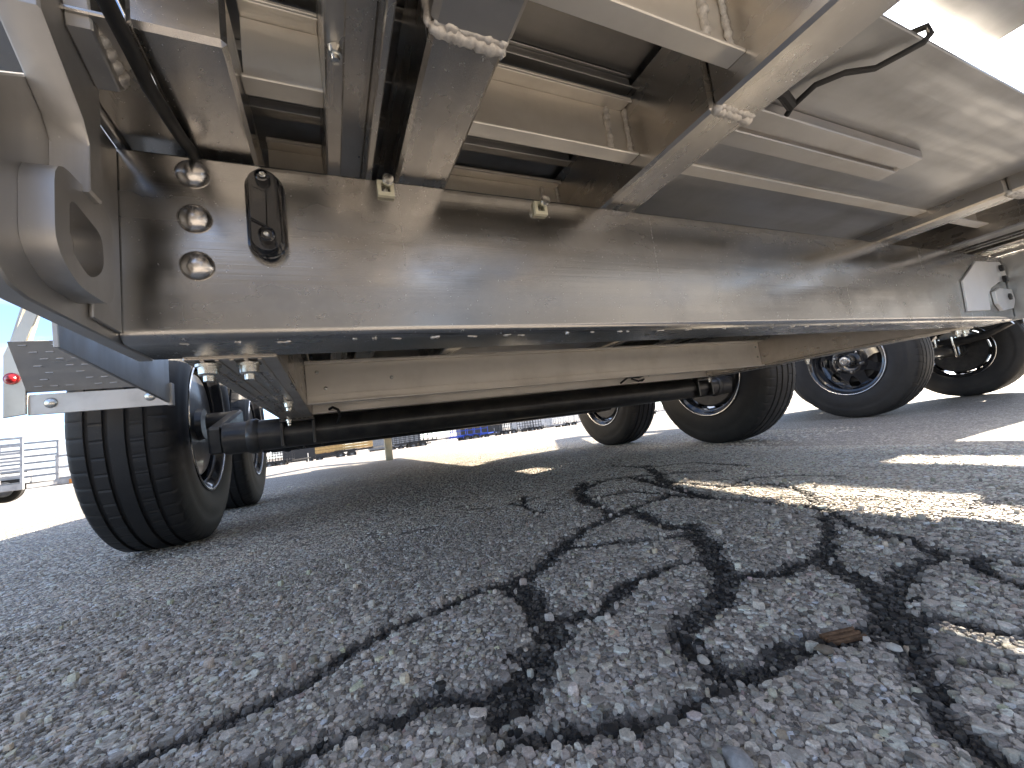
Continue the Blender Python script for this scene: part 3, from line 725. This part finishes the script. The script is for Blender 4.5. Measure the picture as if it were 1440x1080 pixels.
# angle and flat bars left of the first tube
def angle_bar(m): m.box(.0143, .0262, .060, 5.3, ZB, .5660, .0012); return m
a1 = both(angle_bar, 'stiffener_bar', M['alu_y'])
a2 = both(lambda m: m.box(.0475, .0530, .060, 5.3, ZB, .5660, .0008), 'stiffener_bar', M['tube'])
a3 = both(lambda m: m.box(.0262, .0475, .062, 5.3, .4850, .4890, .0008), 'stiffener_web', M['alu_y'])
m = MB().lathe([(ZB - .0002, .0001), (ZB - .0002, .0045), (ZB - .0055, .0043), (ZB - .0056, .0030), (ZB - .0095, .0028), (ZB - .0098, .0001)], 12, 'z', (.0200, .2470, 0))
PB(m, 'bar_bolt', M['zinc'])
# outer bed tube over the rail and its end face
o1 = both(lambda m: m.box(-.0880, -.0400, .2630, 5.4, ZB + .0005, .5000, .003), 'side_tube', M['tube'])
both(lambda m: m.box(-.1262, -.0884, .2640, 5.4, .4620, .4650, .0008), 'side_flange', M['tube'])
# bed cross channels: web facing the rear, lips top and bottom
def bed_cross(x0, x1, y, zb=.4800, zt=.5450, lip=.016):
    m = MB(); m.box(x0, x1, y, y + .004, zb + .0035, zt - .0035, .0004)
    m.box(x0, x1, y - lip, y + .004, zt - .0033, zt, .0008); m.box(x0, x1, y - lip * .85, y + .004, zb, zb + .0033, .0008)
    m.box(x0, x1, y - lip, y - lip + .0018, zt - .0058, zt - .0034, .0004)
    return m
BAYS = [(.1263, .3222), (.9478 - .0003, .9480 - .0002)]
ys = [.1950, .3200, .4700, .6200, .77, .92, 1.22, 1.52]
for i, y in enumerate(ys):
    for (x0, x1) in ((.1263, .3222), (.3728, .9472 + .0000), (.9978, 1.1937), (-.0395, .0142), (1.3058, 1.3595)):
        if .37 < x0 < .38 and i not in (1,): continue
        if x0 > .9 and x0 < 1: x0, x1 = .9978, 1.1937
        if x0 == .3728: x1 = .9472
        PB(bed_cross(x0, x1, y), 'bed_crossmember', M['mill'])
    if i in (0, 1, 2):
        wmb = MB().weld((.2950, y - .002, .4840), (.2970, y - .002, .5400), .0040, 26, .25, 8)
        wmb.weld((.3212, y - .003, .4840), (.3212, y - .003, .5420), .0030, 22, .25, 8)
        PB(wmb, 'weld_bead', M['weld'], angle=80)
# deck planks: ribbed extrusions running across
def plank(x0, x1, y0, y1, z, ribs=True):
    m = MB(); m.box(x0, x1, y0 + .0008, y1 - .0008, z, z + .004, .0006)
    if ribs:
        for k in (.0, .5): 
            yy = y0 + .004 + (y1 - y0) * k; m.box(x0, x1, yy, yy + .0035, z - .011, z - .0002, .0005)
            m.box(x0, x1, yy - .004, yy + .0075, z - .0135, z - .0112, .0005)
    return m
y = .1740; k = 0
while y < 5.4:
    w = .125 if y < 1.6 else .45
    for (x0, x1) in ((-.122, .3222), (.9978, 1.442)):
        PB(plank(x0, x1, y, y + w, .5660, y < 1.6), 'deck_plank', M['deck'])
    y += w; k += 1
# smooth belly plate in the middle bay
y = .1290
for yy in (1.46, 2.8, 4.1, 5.4):
    PB(MB().box(.3730, .9470, y + .001, yy - .001, .4830, .4870, .0008), 'belly_plate', M['deck']); y = yy
PB(MB().box(-.125, 1.445, .1735, 5.42, .5725, .5780, .001), 'deck_sheet', M['deck'])
PB(MB().box(-.125, .78, -.16, .1700, .6000, .6050, .001), 'tail_plate', M['deck'])
# cross stubs seen against the belly plate
hat = PB(MB().box(.3730, .6900, .2150, .2360, .4710, .4825, .001).box(.3730, .6900, .2420, .2620, .4710, .4825, .001).box(.3730, .6900, .2360, .2420, .4760, .4825, .0005), 'belly_stiffener', M['alu_x'])
PB(MB().weld((.690, .216, .476), (.690, .262, .476), .004, 16, .3, 8), 'weld_bead', M['weld'], angle=80)

# wiring
PB(MB().tube([(-.0895, .2200, .4530), (-.0880, .2430, .4510), (-.0874, .2700, .4500), (-.0874, .2830, .4495), (-.0881, .2960, .4500), (-.0862, .3200, .4510), (-.0845, .3480, .4530), (-.0840, .3650, .4580), (-.0830, .3850, .4560), (-.08, .42, .44), (-.07, .46, .43)], .0042, 12), 'wiring_cable', M['cable'])
PB(MB().tube([(.462, .170, .4945), (.464, .140, .4935), (.4670, .1250, .4890), (.4680, .1245, .4820), (.4660, .1290, .4780), (.4600, .1400, .4770), (.4520, .1560, .4760), (.4300, .1680, .4770), (.4180, .1850, .4775), (.4150, .2050, .4720), (.4180, .2120, .4700)], .0026, 10), 'wiring_cable', M['cable'])
PB(MB().tube([(.374, .205, .478), (.395, .200, .477), (.4150, .2050, .4735)], .0050, 10), 'wiring_cable', M['cable'])
PB(MB().tube([(.0, 1.148, .315), (.008, 1.135, .318), (.020, 1.13, .310), (.024, 1.14, .296), (.020, 1.19, .285), (.015, 1.23, .278)], .0035, 8), 'brake_hose', M['cable'])
PB(MB().tube([(.92, 1.13, .310), (.95, 1.125, .327), (1.00, 1.125, .325), (1.04, 1.13, .334), (1.06, 1.14, .330)], .0035, 8), 'brake_hose', M['cable'])
PB(MB().tube([(.97, 1.13, .322), (1.00, 1.13, .312), (1.03, 1.135, .318), (1.02, 1.16, .300)], .003, 8), 'brake_hose', M['cable'])

# side hinge plates at the beam ends
def side_plate(m):
    poly = [(.2470, .3260), (.2520, .3140), (.2620, .3065), (.2750, .3040), (.4320, .3040), (.4320, .4560), (.3090, .4560), (.2470, .4040)]
    return m.prism(poly, -.1430, -.1325, 'x', bev=.001)
sp = both(side_plate, 'side_plate', M['plate'])
both(lambda m: m.box(-.1324, -.1300, .3300, .3690, .3110, .4530, .0008), 'end_strip', M['plate'])
def rounded(poly, r=.010, n=5):
    out = []; N = len(poly)
    for i in range(N):
        p = Vector((*poly[i], 0)); a = Vector((*poly[i - 1], 0)); b = Vector((*poly[(i + 1) % N], 0))
        da = (a - p); db = (b - p); rr = min(r, da.length * .45, db.length * .45); p0 = p + da.normalized() * rr; p1 = p + db.normalized() * rr
        for k in range(n):
            t = k / (n - 1); q = p0.lerp(p, t).lerp(p.lerp(p1, t), t); out.append((q.x, q.y))
    return out
def slot(m):
    outer = rounded([(.2670, .3780), (.3280, .3780), (.3280, .3160), (.2860, .3160), (.2670, .3300)], .014)
    inner = rounded([(.2800, .3640), (.3150, .3580), (.3160, .3360), (.3000, .3240), (.2800, .3340)], .008)
    return m.prism(outer, -.1324, -.1190, 'x', holes=inner)
both(slot, 'hinge_lug', M['plate'])
def upper_lug(m):
    outer = [(.2440, .4700), (.2480, .4450), (.2860, .4130), (.2930, .4020), (.2930, .3740), (.3060, .3740), (.3060, .4640), (.30, .4700)]
    return m.prism(outer, -.1324, -.1150, 'x', bev=.0012)
both(upper_lug, 'hinge_gusset', M['plate'])
both(lambda m: m.prism([(.262, .4800), (.268, .4560), (.300, .4460), (.3100, .4560), (.3100, .480)], -.1148, -.1030, 'x', bev=.001), 'gusset_tab', M['plate'])
both(lambda m: m.weld((-.1065, .272, .4640), (-.1045, .3080, .4570), .0055, 20, .3, 8), 'weld_bead', M['weld'], angle=80)
# body side beyond the plate, with a red lamp
sb = both(lambda m: m.box(-.2060, -.2000, .175, 1.05, .5080, .760, .001), 'side_skirt', M['plate'])
both(lambda m: m.box(-.1325, -.1265, .2400, 5.4, .4570, .5700, .001), 'body_side_rail', M['plate'])
both(lambda m: m.box(-.1995, -.1330, .3200, 5.4, .5060, .5100, .001), 'skirt_shelf', M['plate'])
both(lambda m: m.bar((-.1990, .395, .562), (-.150, .405, .480), .016, .006), 'skirt_brace', M['plate'])
for s_ in (0, 1):
    m = MB().dome((-.1998, .392, .5420), .010, .008, (1, 0, 0), 18, 5)
    if s_: mirx(m)
    sub_ = PB(m, 'marker_lamp', M['red'])

# fender step and skirt in front of each wheel
both(lambda m: m.prism([(1.0450, .4850), (1.0990, .3960), (1.1030, .3970), (1.0490, .4870)], -.5330, -.3160, 'x'), 'fender_front', M['tread'])
both(lambda m: m.box(-.5330, -.3160, 1.1004, 1.1040, .3520, .3925, .0008), 'fender_lip', M['tread'])
both(lambda m: m.box(-.3155, -.3060, 1.0940, 1.1100, .3500, .3990, .001), 'fender_tab', M['plate'])
both(lambda m: m.prism([(.7000, .3860), (1.0930, .3560), (1.0930, .4600), (.6900, .4900)], -.3155, -.3095, 'x', bev=.0008), 'fender_inner_plate', M['plate'])
both(lambda m: m.prism([(-.5640, .3500), (-.5330, .3540), (-.5330, .4980), (-.5060, .5850), (-.5220, .5900), (-.5640, .4720)], 1.0950, 1.1000, 'y', bev=.0008), 'fender_skirt', M['cream'])
both(lambda m: m.prism([(1.101, .3540), (1.101, .472), (1.20, .72), (3.0, .72), (3.1, .45), (3.1, .40), (2.95, .70), (1.25, .70), (1.14, .44)], -.5640, -.5600, 'x'), 'fender_side', M['cream'])
both(lambda m: m.box(-.5600, -.3100, 1.20, 3.0, .7150, .7190, .001), 'fender_top', M['plate'])
both(lambda m: m.bar((-.435, 1.112, .600), (-.435, 1.200, .712), .245, .004), 'fender_slope', M['plate'])
for s_ in (0, 1):
    for x in (-.500, -.345):
        m = MB().dome((x, 1.1003, .3740), .0105, .005, (0, -1, 0), 16, 4)
        if s_: mirx(m)
        PB(m, 'fender_bolt', M['zinc'])
    m = MB().dome((-.5520, 1.0948, .4250), .0085, .010, (0, -1, 0), 18, 5).lathe([(1.0948, .0115), (1.0930, .0115), (1.0925, .008)], 18, 'y', (-.5520, 0, .4250))
    if s_: mirx(m)
    PB(m, 'marker_lamp', M['red'])

def dashes(m):
    R_ = random.Random(3)
    for i in range(9):
        for j in range(7):
            u = -.520 + i * .0225 + (j % 2) * .011 + R_.uniform(-.001, .001); t = .08 + j * .135
            y0 = 1.0450 + .0540 * t; z0 = .4850 - .0890 * t
            if R_.random() < .35: continue
            m.bar((u, y0 - .0006, z0 - .0003), (u + .012, y0 - .0006, z0 - .0003), .003, .0022, (0, -.85, -.52), .0005)
    return m
for o in both(dashes, 'tread_pattern', M['tread']): o['kind'] = 'stuff'
# axles, torsion arms, brackets and wheels
for ay in (1.245, 2.095):
    ax = PB(MB().tube([(-.245, ay, .272), (1.565, ay, .272)], .040, 20), 'axle', M['black'], angle=40)
    for s_ in (0, 1):
        def mk(m):
            if s_: mirx(m)
            return m
        sub(mk(MB().bar((-.262, ay - .02, .268), (-.262, ay + .265, .338), .032, .070, bev=.006)), 'torsion_arm', M['black'], ax)
        sub(mk(MB().tube([(-.255, ay + .25, .338), (-.335, ay + .25, .338)], .030, 18)), 'spindle', M['black'], ax)
        sub(mk(MB().box(-.118, -.036, ay - .055, ay + .055, .2960, .3032, .001)), 'axle_seat', M['black'], ax)
        sub(mk(MB().box(-.0440, -.0370, ay - .052, ay + .052, .2350, .2955, .001)), 'axle_bracket', M['black'], ax)
        sub(mk(MB().box(-.1180, -.1110, ay - .052, ay + .052, .2350, .2955, .001)), 'axle_bracket', M['black'], ax)
        sub(mk(MB().lathe([(-.02, .0415), (-.014, .0445), (.0, .0445), (.006, .0415)], 24, 'x', (-.175, ay, .272))), 'axle_collar', M['black'], ax)
wy = (1.500, 2.350)
def PW(x, y, side, rot):
    return wheel(T, x - .66, y - .12, side, rot)
for y in wy: PW(-.433, y + .02, -1, random.uniform(0, 6)); PW(1.770, y - .06, 1, random.uniform(0, 6))
# tongue so the trailer is whole
PB(MB().bar((-.07, 5.5, .40), (.66, 7.0, .42), .07, .10), 'tongue', M['alu_y']); PB(MB().bar((1.39, 5.5, .40), (.66, 7.0, .42), .07, .10), 'tongue', M['alu_y'])

# ------------------------------------------------------------------ the black trailer parked to the right
N = empty('equipment_trailer', (3.7, .9, 0))
tag(N, 'black steel equipment trailer parked to the right, seen under the beam by its wheels', 'trailer')
def NB(mb, name, mat, angle=35):
    o = mb.build(name, mat, None, angle); o.parent = N; o.location = -Vector((3.7, .9, 0)); return o
NX = (2.90, 4.34)
for y in (1.40, 2.30, ):
    wheel(N, NX[0] - 3.7, y - .9, -1, .35); wheel(N, NX[1] - 3.7, y - .9, 1, 1.0)
    a = NB(MB().tube([(NX[0] + .08, y, .34), (NX[1] - .08, y, .34)], .038, 18), 'axle', M['black'])
    for x in (NX[0] + .22, NX[1] - .22):
        NB(MB().tube([(x, y - .33, .47), (x, y - .2, .415), (x, y, .395), (x, y + .2, .415), (x, y + .33, .47)], [.02, .026, .034, .026, .02], 8), 'leaf_spring', M['black'])
        for dy in (-.045, .045):
            u = NB(MB().tube([(x - .03, y + dy, .44), (x - .03, y + dy, .32), (x - .02, y + dy, .298), (x + .02, y + dy, .298), (x + .03, y + dy, .32), (x + .03, y + dy, .44)], .0065, 8), 'u_bolt', M['zinc'])
for x in (3.22, 4.34):
    NB(MB().box(x - .04, x + .04, -.9, 2.9, .72, .82, .003), 'frame_rail', M['black'])
    for y in (1.10, 1.98, 2.66): NB(MB().box(x - .03, x + .03, y - .03, y + .03, .46, .719, .003), 'spring_hanger', M['black'])
for k in range(14):
    if not .62 < .95 - 1.8 + k * .29 < .92: NB(MB().box(2.80, 4.78, -.85 + k * .29, -.80 + k * .29, .765, .815, .002), 'crossmember', M['black'])
for k in range(8): NB(MB().box(2.76, 4.84, .932 + k * .25, 1.178 + k * .25, .825, .86, .003), 'deck_board', M['black'])
for k in range(7): NB(MB().box(2.76, 4.84, -1.10 + k * .25, -.854 + k * .25, .825, .86, .003), 'shade_board', M['black'])  # unseen ramp section added to shade the near ground; gap leaves a lit strip
for x in (2.78, 4.82): NB(MB().box(x - .03, x + .03, -1.1, 2.95, .70, .822, .003), 'side_rail', M['black'])
for s_ in (-1, 1): NB(MB().bar((3.8 + s_ * .54, 2.9, .74), (3.8, 4.4, .60), .07, .12), 'tongue', M['black'])

exec_background = True
# ------------------------------------------------------------------ far rows of trailers
FM = {}
for k, c, r, mt in (('black', (.02, .02, .022), .4, 0), ('blue', (.01, .06, .42), .35, 0), ('silver', (.36, .36, .37), .45, .5), ('white', (.55, .55, .55), .5, 0), ('wood', (.52, .33, .12), .7, 0),
                    ('red', (.5, .05, .02), .4, 0), ('grey', (.25, .26, .27), .5, .3), ('post', (.50, .47, .36), .8, 0), ('amber', (.55, .20, .03), .5, 0)):
    FM[k] = plain('far ' + k, c, r, mt, .25, 6, 0)
ME['far_tyre'] = MB().lathe([(-.09, .19), (-.102, .25), (-.097, .30), (-.085, .332), (0, .34), (.085, .332), (.097, .30), (.102, .25), (.09, .19)], 28, 'x').mesh('tyre', M['rubber'])
ME['far_rim'] = MB().lathe([(-.08, .195), (-.07, .16), (-.02, .15), (.03, .08), (.05, .05), (.05, .0004)], 16, 'x').mesh('rim', FM['white'])
ME['far_rimb'] = MB().lathe([(-.08, .195), (-.07, .16), (-.02, .15), (.03, .08), (.05, .05), (.05, .0004)], 16, 'x').mesh('rim', FM['grey'])
def far_trailer(name, label, loc, rz, L, Wd, dz, body, deck, rails=0.0, stakes=6, slats=2, group=None, whiterim=False, jack=True, ramp=False, wood_side=False):
    t = empty(name, loc, rz); tag(t, label, 'trailer', group or 'trailers parked across the lot')
    bm_ = FM[body]
    # local x is the length, the tongue points to -y of the row viewer after rotation
    for s_ in (-1, 1):
        B('frame_rail', bm_, t, 0, L, s_ * Wd / 2 - .04, s_ * Wd / 2 + .04, dz - .14, dz, bev=.004)
        if rails:
            for k in range(stakes + 1):
                x = L * k / stakes; x = min(max(x, .03), L - .03)
                B('stake', bm_, t, x - .025, x + .025, s_ * Wd / 2 - .025, s_ * Wd / 2 + .025, dz + .001, dz + rails - .026, bev=.003)
            for k in range(1, slats + 1):
                z = dz + rails * k / slats
                B('side_rail', bm_, t, .0, L, s_ * Wd / 2 - (.024 if k == slats else .018), s_ * Wd / 2 + (.025 if k == slats else -.012), z - .025, z + .025, bev=.003)
        for i, wx in enumerate((L * .42, L * .42 + .86)):
            w = link('wheel', ME['far_rim'] if whiterim else ME['far_rimb'], t, (wx, s_ * (Wd / 2 + .16), TR), (0, 0, s_ * math.pi / 2))
            link('tyre', ME['far_tyre'], w)
        fx0, fx1 = L * .42 - .42, L * .42 + 1.28
        B('fender', bm_, t, fx0, fx1, s_ * (Wd / 2 + .05), s_ * (Wd / 2 + .29), .73, .76, bev=.006)
        B('fender_end', bm_, t, fx0 - .02, fx0, s_ * (Wd / 2 + .05), s_ * (Wd / 2 + .29), .42, .755, bev=.006)
        B('fender_end', bm_, t, fx1, fx1 + .02, s_ * (Wd / 2 + .05), s_ * (Wd / 2 + .29), .42, .755, bev=.006)
        B('tail_lamp', FM['red'], t, -.03, -.001, s_ * (Wd / 2 - .12) - .05, s_ * (Wd / 2 - .12) + .05, dz - .12, dz - .04, bev=.006)
    nb = int(Wd / .2)
    for k in range(nb):
        y0 = -Wd / 2 + .045 + (Wd - .09) * k / nb
        B('deck_board', FM[deck], t, .01, L - .01, y0 + .003, y0 + (Wd - .09) / nb - .003, dz + .001, dz + .035, bev=.004)
    B('bumper', bm_, t, -.04, 0, -Wd / 2 + .05, Wd / 2 - .05, dz - .16, dz - .02, bev=.006)
    B('licence_plate', FM['white'], t, -.055, -.042, -.15, .15, dz - .14, dz - .03, bev=.002)
    for s_ in (-1, 1):
        m = MB().bar((L, s_ * Wd / 2 * .9, dz - .08), (L + 1.3, 0, dz - .06), .07, .10); m.build('tongue', bm_, t)
    if jack:
        MB().tube([(L + 1.1, .1, .05), (L + 1.1, .1, dz + .35)], .032, 10).lathe([(.0, .09), (.04, .09), (.05, .03)], 12, 'z', (L + 1.1, .1, 0)).build('jack', FM['white'], t)
    if wood_side:
        for k in range(3): B('side_board', FM['wood'], t, .02, L - .02, -Wd / 2 - .05, -Wd / 2 - .026, dz + .06 + k * .21, dz + .25 + k * .21, bev=.005)
    if ramp:
        for k in range(6):
            z = dz + .08 + k * .2; B('gate_slat', bm_, t, -.06, -.03, -Wd / 2, Wd / 2, z, z + .04, bev=.003)
        for s_ in (-1, 0, 1): B('gate_post', bm_, t, -.062, -.028, s_ * Wd / 2 * .97 - .02, s_ * Wd / 2 * .97 + .02, dz, dz + 1.2, bev=.003)
    return t
H90 = math.pi / 2
def row(x, y, **k): pass
def side_on(name, label, xr0, xr1, Y, dz, body, deck, rails, st, sl_, **k):
    # parked lengthwise across the view between two bearings
    x0, x1 = xr0 * Y, xr1 * Y
    return far_trailer(name, label, (x0, Y, -.026 * (Y - 12)), 0, x1 - x0 - 1.3, 1.9, dz, body, deck, rails, st, sl_, **k)
side_on('flatbed_trailer', 'black flatbed trailer with pale plate just right of the left wheels in the far row', -.150, -.045, 40, .62, 'black', 'black', 1.1, 7, 5)
side_on('flatbed_trailer', 'black flatbed trailer with a yellow timber side in the far row', -.035, .118, 37, .72, 'black', 'wood', .9, 6, 3, wood_side=True)
side_on('dump_trailer', 'black high sided trailer behind the pale post', .130, .262, 39, .70, 'black', 'black', 1.2, 9, 7)
side_on('utility_trailer', 'bright blue open trailer with railed sides in the far row', .262, .392, 40, .70, 'blue', 'blue', .95, 5, 2)
side_on('utility_trailer', 'black open trailer directly right of the blue one', .392, .46, 39, .62, 'black', 'black', .9, 7, 3)
side_on('utility_trailer', 'black railed trailer second to the right of the blue one', .462, .545, 41, .60, 'black', 'black', .8, 6, 3)
side_on('flatbed_trailer', 'silver trailer seen just left of the far right wheel', .55, .68, 42, .60, 'silver', 'silver', .8, 6, 5)
side_on('flatbed_trailer', 'silver grey trailer between the two right hand wheels', .80, 1.02, 42, .60, 'silver', 'grey', .8, 6, 5)
for i, (x, y, h_, c, lab) in enumerate(((-4.6, 47, 2.2, 'black', 'black dump body parked behind the pale plated flatbed'), (3.6, 47, 2.0, 'grey', 'grey box trailer behind the timber sided flatbed'), (14.5, 49, 2.1, 'black', 'black box trailer behind the blue trailer'), (22.5, 50, 2.0, 'white', 'white box trailer behind the black railed trailers'))):
    bt = empty('box_trailer', (x, y, -.026 * min(y - 12, 40))); tag(bt, lab, 'trailer', 'box trailers behind the far row')
    B('box_body', FM[c], bt, 0, 5.6, 0, 2.1, .55, h_ + .5, bev=.05)
    for wx in (2.4, 3.3):
        w = link('wheel', ME['far_rimb'], bt, (wx, -.05, TR), (0, 0, -H90)); link('tyre', ME['far_tyre'], w)
    B('frame_rail', FM['black'], bt, -.02, 5.62, .06, .14, .42, .545, bev=.01)
    MB().bar((5.6, 1.05, .5), (6.9, 1.05, .5), .1, .12).build('tongue', FM['black'], bt)
# unseen blocks added behind the viewer to darken the beam's reflection; gaps brighten it
be = empty('enclosed_trailer', (-4.2, -5.2, 0)); tag(be, 'tan trailer-shaped box added unseen behind the viewer to block sky in the beam reflection', 'trailer')
B('box_body', plain('tan block skin', (.21, .185, .155), .5, 0, .3, 2), be, 0, 5.5, -2.2, 0, .45, 2.6, bev=.05)
for k in range(6): B('side_post', FM['black'], be, .1 + k * 1.04, .18 + k * 1.04, .001, .02, .5, 2.4, bev=.004)
for wx in (2.6, 3.5):
    w = link('wheel', ME['far_rimb'], be, (wx, -.02, TR), (0, 0, H90)); link('tyre', ME['far_tyre'], w)
for x0, L, h_, lab in ((5.2, 13, 5.4, 'tan building-shaped block added unseen behind the viewer to darken the middle of the beam reflection'), (23.5, 26, 5.8, 'long grey brown block added unseen behind the viewer to darken the right of the beam reflection')):
    wk = empty('reflection_block', (x0, -12, 0)); tag(wk, lab, 'building', 'unseen blocks added behind the viewer')  # unseen block added so the beam mirrors a dark wall
    B('wall', plain('wall cladding %d' % L, (.25, .235, .215), .7, 0, .25, .5), wk, 0, L, -8, 0, 0, h_, bev=.05)
    for k in range(L // 6): B('roller_door', plain('roller door', (.13, .12, .11), .5, 0, .2, 2), wk, 1.2 + k * 6, 5 + k * 6, .001, .06, 0, 3.9, bev=.02)
    B('roof', FM['grey'], wk, -.3, L + .3, -8.3, .3, h_ + .005, h_ + .25, bev=.05)
# silver livestock and utility trailers at far left
far_trailer('utility_trailer', 'silver aluminium trailer with tall slatted sides and white rims at left edge', (-9.9, 13.9, -.05), .10, 3.3, 1.8, .42, 'silver', 'grey', 1.05, 3, 6, None, True)
s_lo = far_trailer('utility_trailer', 'silver low sided trailer with orange lamps beside the tall slatted one', (-6.3, 14.6, -.068), .14, 3.2, 1.7, .45, 'silver', 'silver', .55, 5, 2, None, True)
ob = s_lo
for (x, z) in ((.25, .62), (.25, .30), (1.1, .62), (1.9, .34)):
    B('reflector_block', FM['amber'], ob, x, x + .34, -.93, -.90, z, z + .11, bev=.006)
g = empty('enclosed_trailer', (-7.3, 17.5, -.143), .05); tag(g, 'grey enclosed box trailer standing behind the silver open trailers', 'trailer')
B('box_body', FM['grey'], g, 0, 4.6, 0, 2.1, .45, 1.75, bev=.03); B('roof', FM['silver'], g, -.03, 4.63, -.03, 2.13, 1.751, 1.80, bev=.02)
for k in range(6): B('side_post', FM['silver'], g, .05 + k * .88, .12 + k * .88, -.02, -.001, .46, 1.74, bev=.004)
for x in (1.9, 2.75):
    w = link('wheel', ME['far_rim'], g, (x, .1, TR), (0, 0, -H90)); link('tyre', ME['far_tyre'], w)
# pale post
po = empty('marker_post', (.62, 5.25, 0)); tag(po, 'pale square post standing on the lot before the black trailers', 'post')
p_ = B('post', FM['post'], po, -.04, .04, -.04, .04, 0, .95, bev=.006); B('cap', FM['post'], po, -.046, .046, -.046, .046, .951, .97, bev=.005)

# ------------------------------------------------------------------ small things on the ground
def gz(x, y): return float(ground_h(np.array([x]), np.array([y]))[0])
wc = MB()
for k in range(5): wc.box(-.016, .016 - .003 * (k % 2), -.007 + k * .0029, -.0045 + k * .0029, 0, .0035 + .001 * (k % 2), .0006)
M['bark'] = plain('brown wood chip', (.20, .11, .055), .8, 0, .5, 250, 0, .0008)
c = wc.build('wood_chip', M['bark']); c.location = (.381, .234, gz(.381, .234) + .003); c.rotation_euler = (.05, -.05, -.35)
tag(c, 'small grooved brown wood chip lying in the crack at lower right', 'wood chip')
def pebble(x, y, r, col, label, flat=.6):
    m = MB(); n = 9; vs = []; fs = []; R = random.Random(int(x * 9999))
    for i, (k, z) in enumerate(((.6, -.5), (1, 0), (.82, .55), (.42, .85))):
        for j in range(n):
            a = 6.283 * j / n; rr = r * k * R.uniform(.82, 1.12); vs.append((rr * math.cos(a), rr * math.sin(a) * .75, z * r * flat))
    for i in range(3):
        for j in range(n): j2 = (j + 1) % n; fs.append((i * n + j, i * n + j2, (i + 1) * n + j2, (i + 1) * n + j))
    fs.append(tuple(range(n - 1, -1, -1))); fs.append(tuple(3 * n + j for j in range(n))); m.add(vs, fs)
    o = m.build('pebble', plain('pebble ' + label[:12], col, .7, 0, .3, 200, 0, .0005), None, 50); o.location = (x, y, gz(x, y) + r * flat * .45 + .001); o.rotation_euler = (0, 0, R.uniform(0, 3))
    return tag(o, label, 'pebble', 'single pebbles on the asphalt')
pebble(.392, .204, .0068, (.62, .58, .50), 'cream ribbed pebble just below the brown wood chip', .5)
pebble(.269, .281, .0062, (.58, .53, .44), 'round cream pebble in the dark crack left of the wood chip')
pebble(.243, .372, .0050, (.56, .50, .42), 'small buff pebble beside the dark crack junction left of centre')
pebble(.345, .228, .0070, (.20, .155, .11), 'brown pebble left of the wood chip')
pebble(.200, .195, .0100, (.33, .32, .31), 'large flat grey stone near the bottom edge')
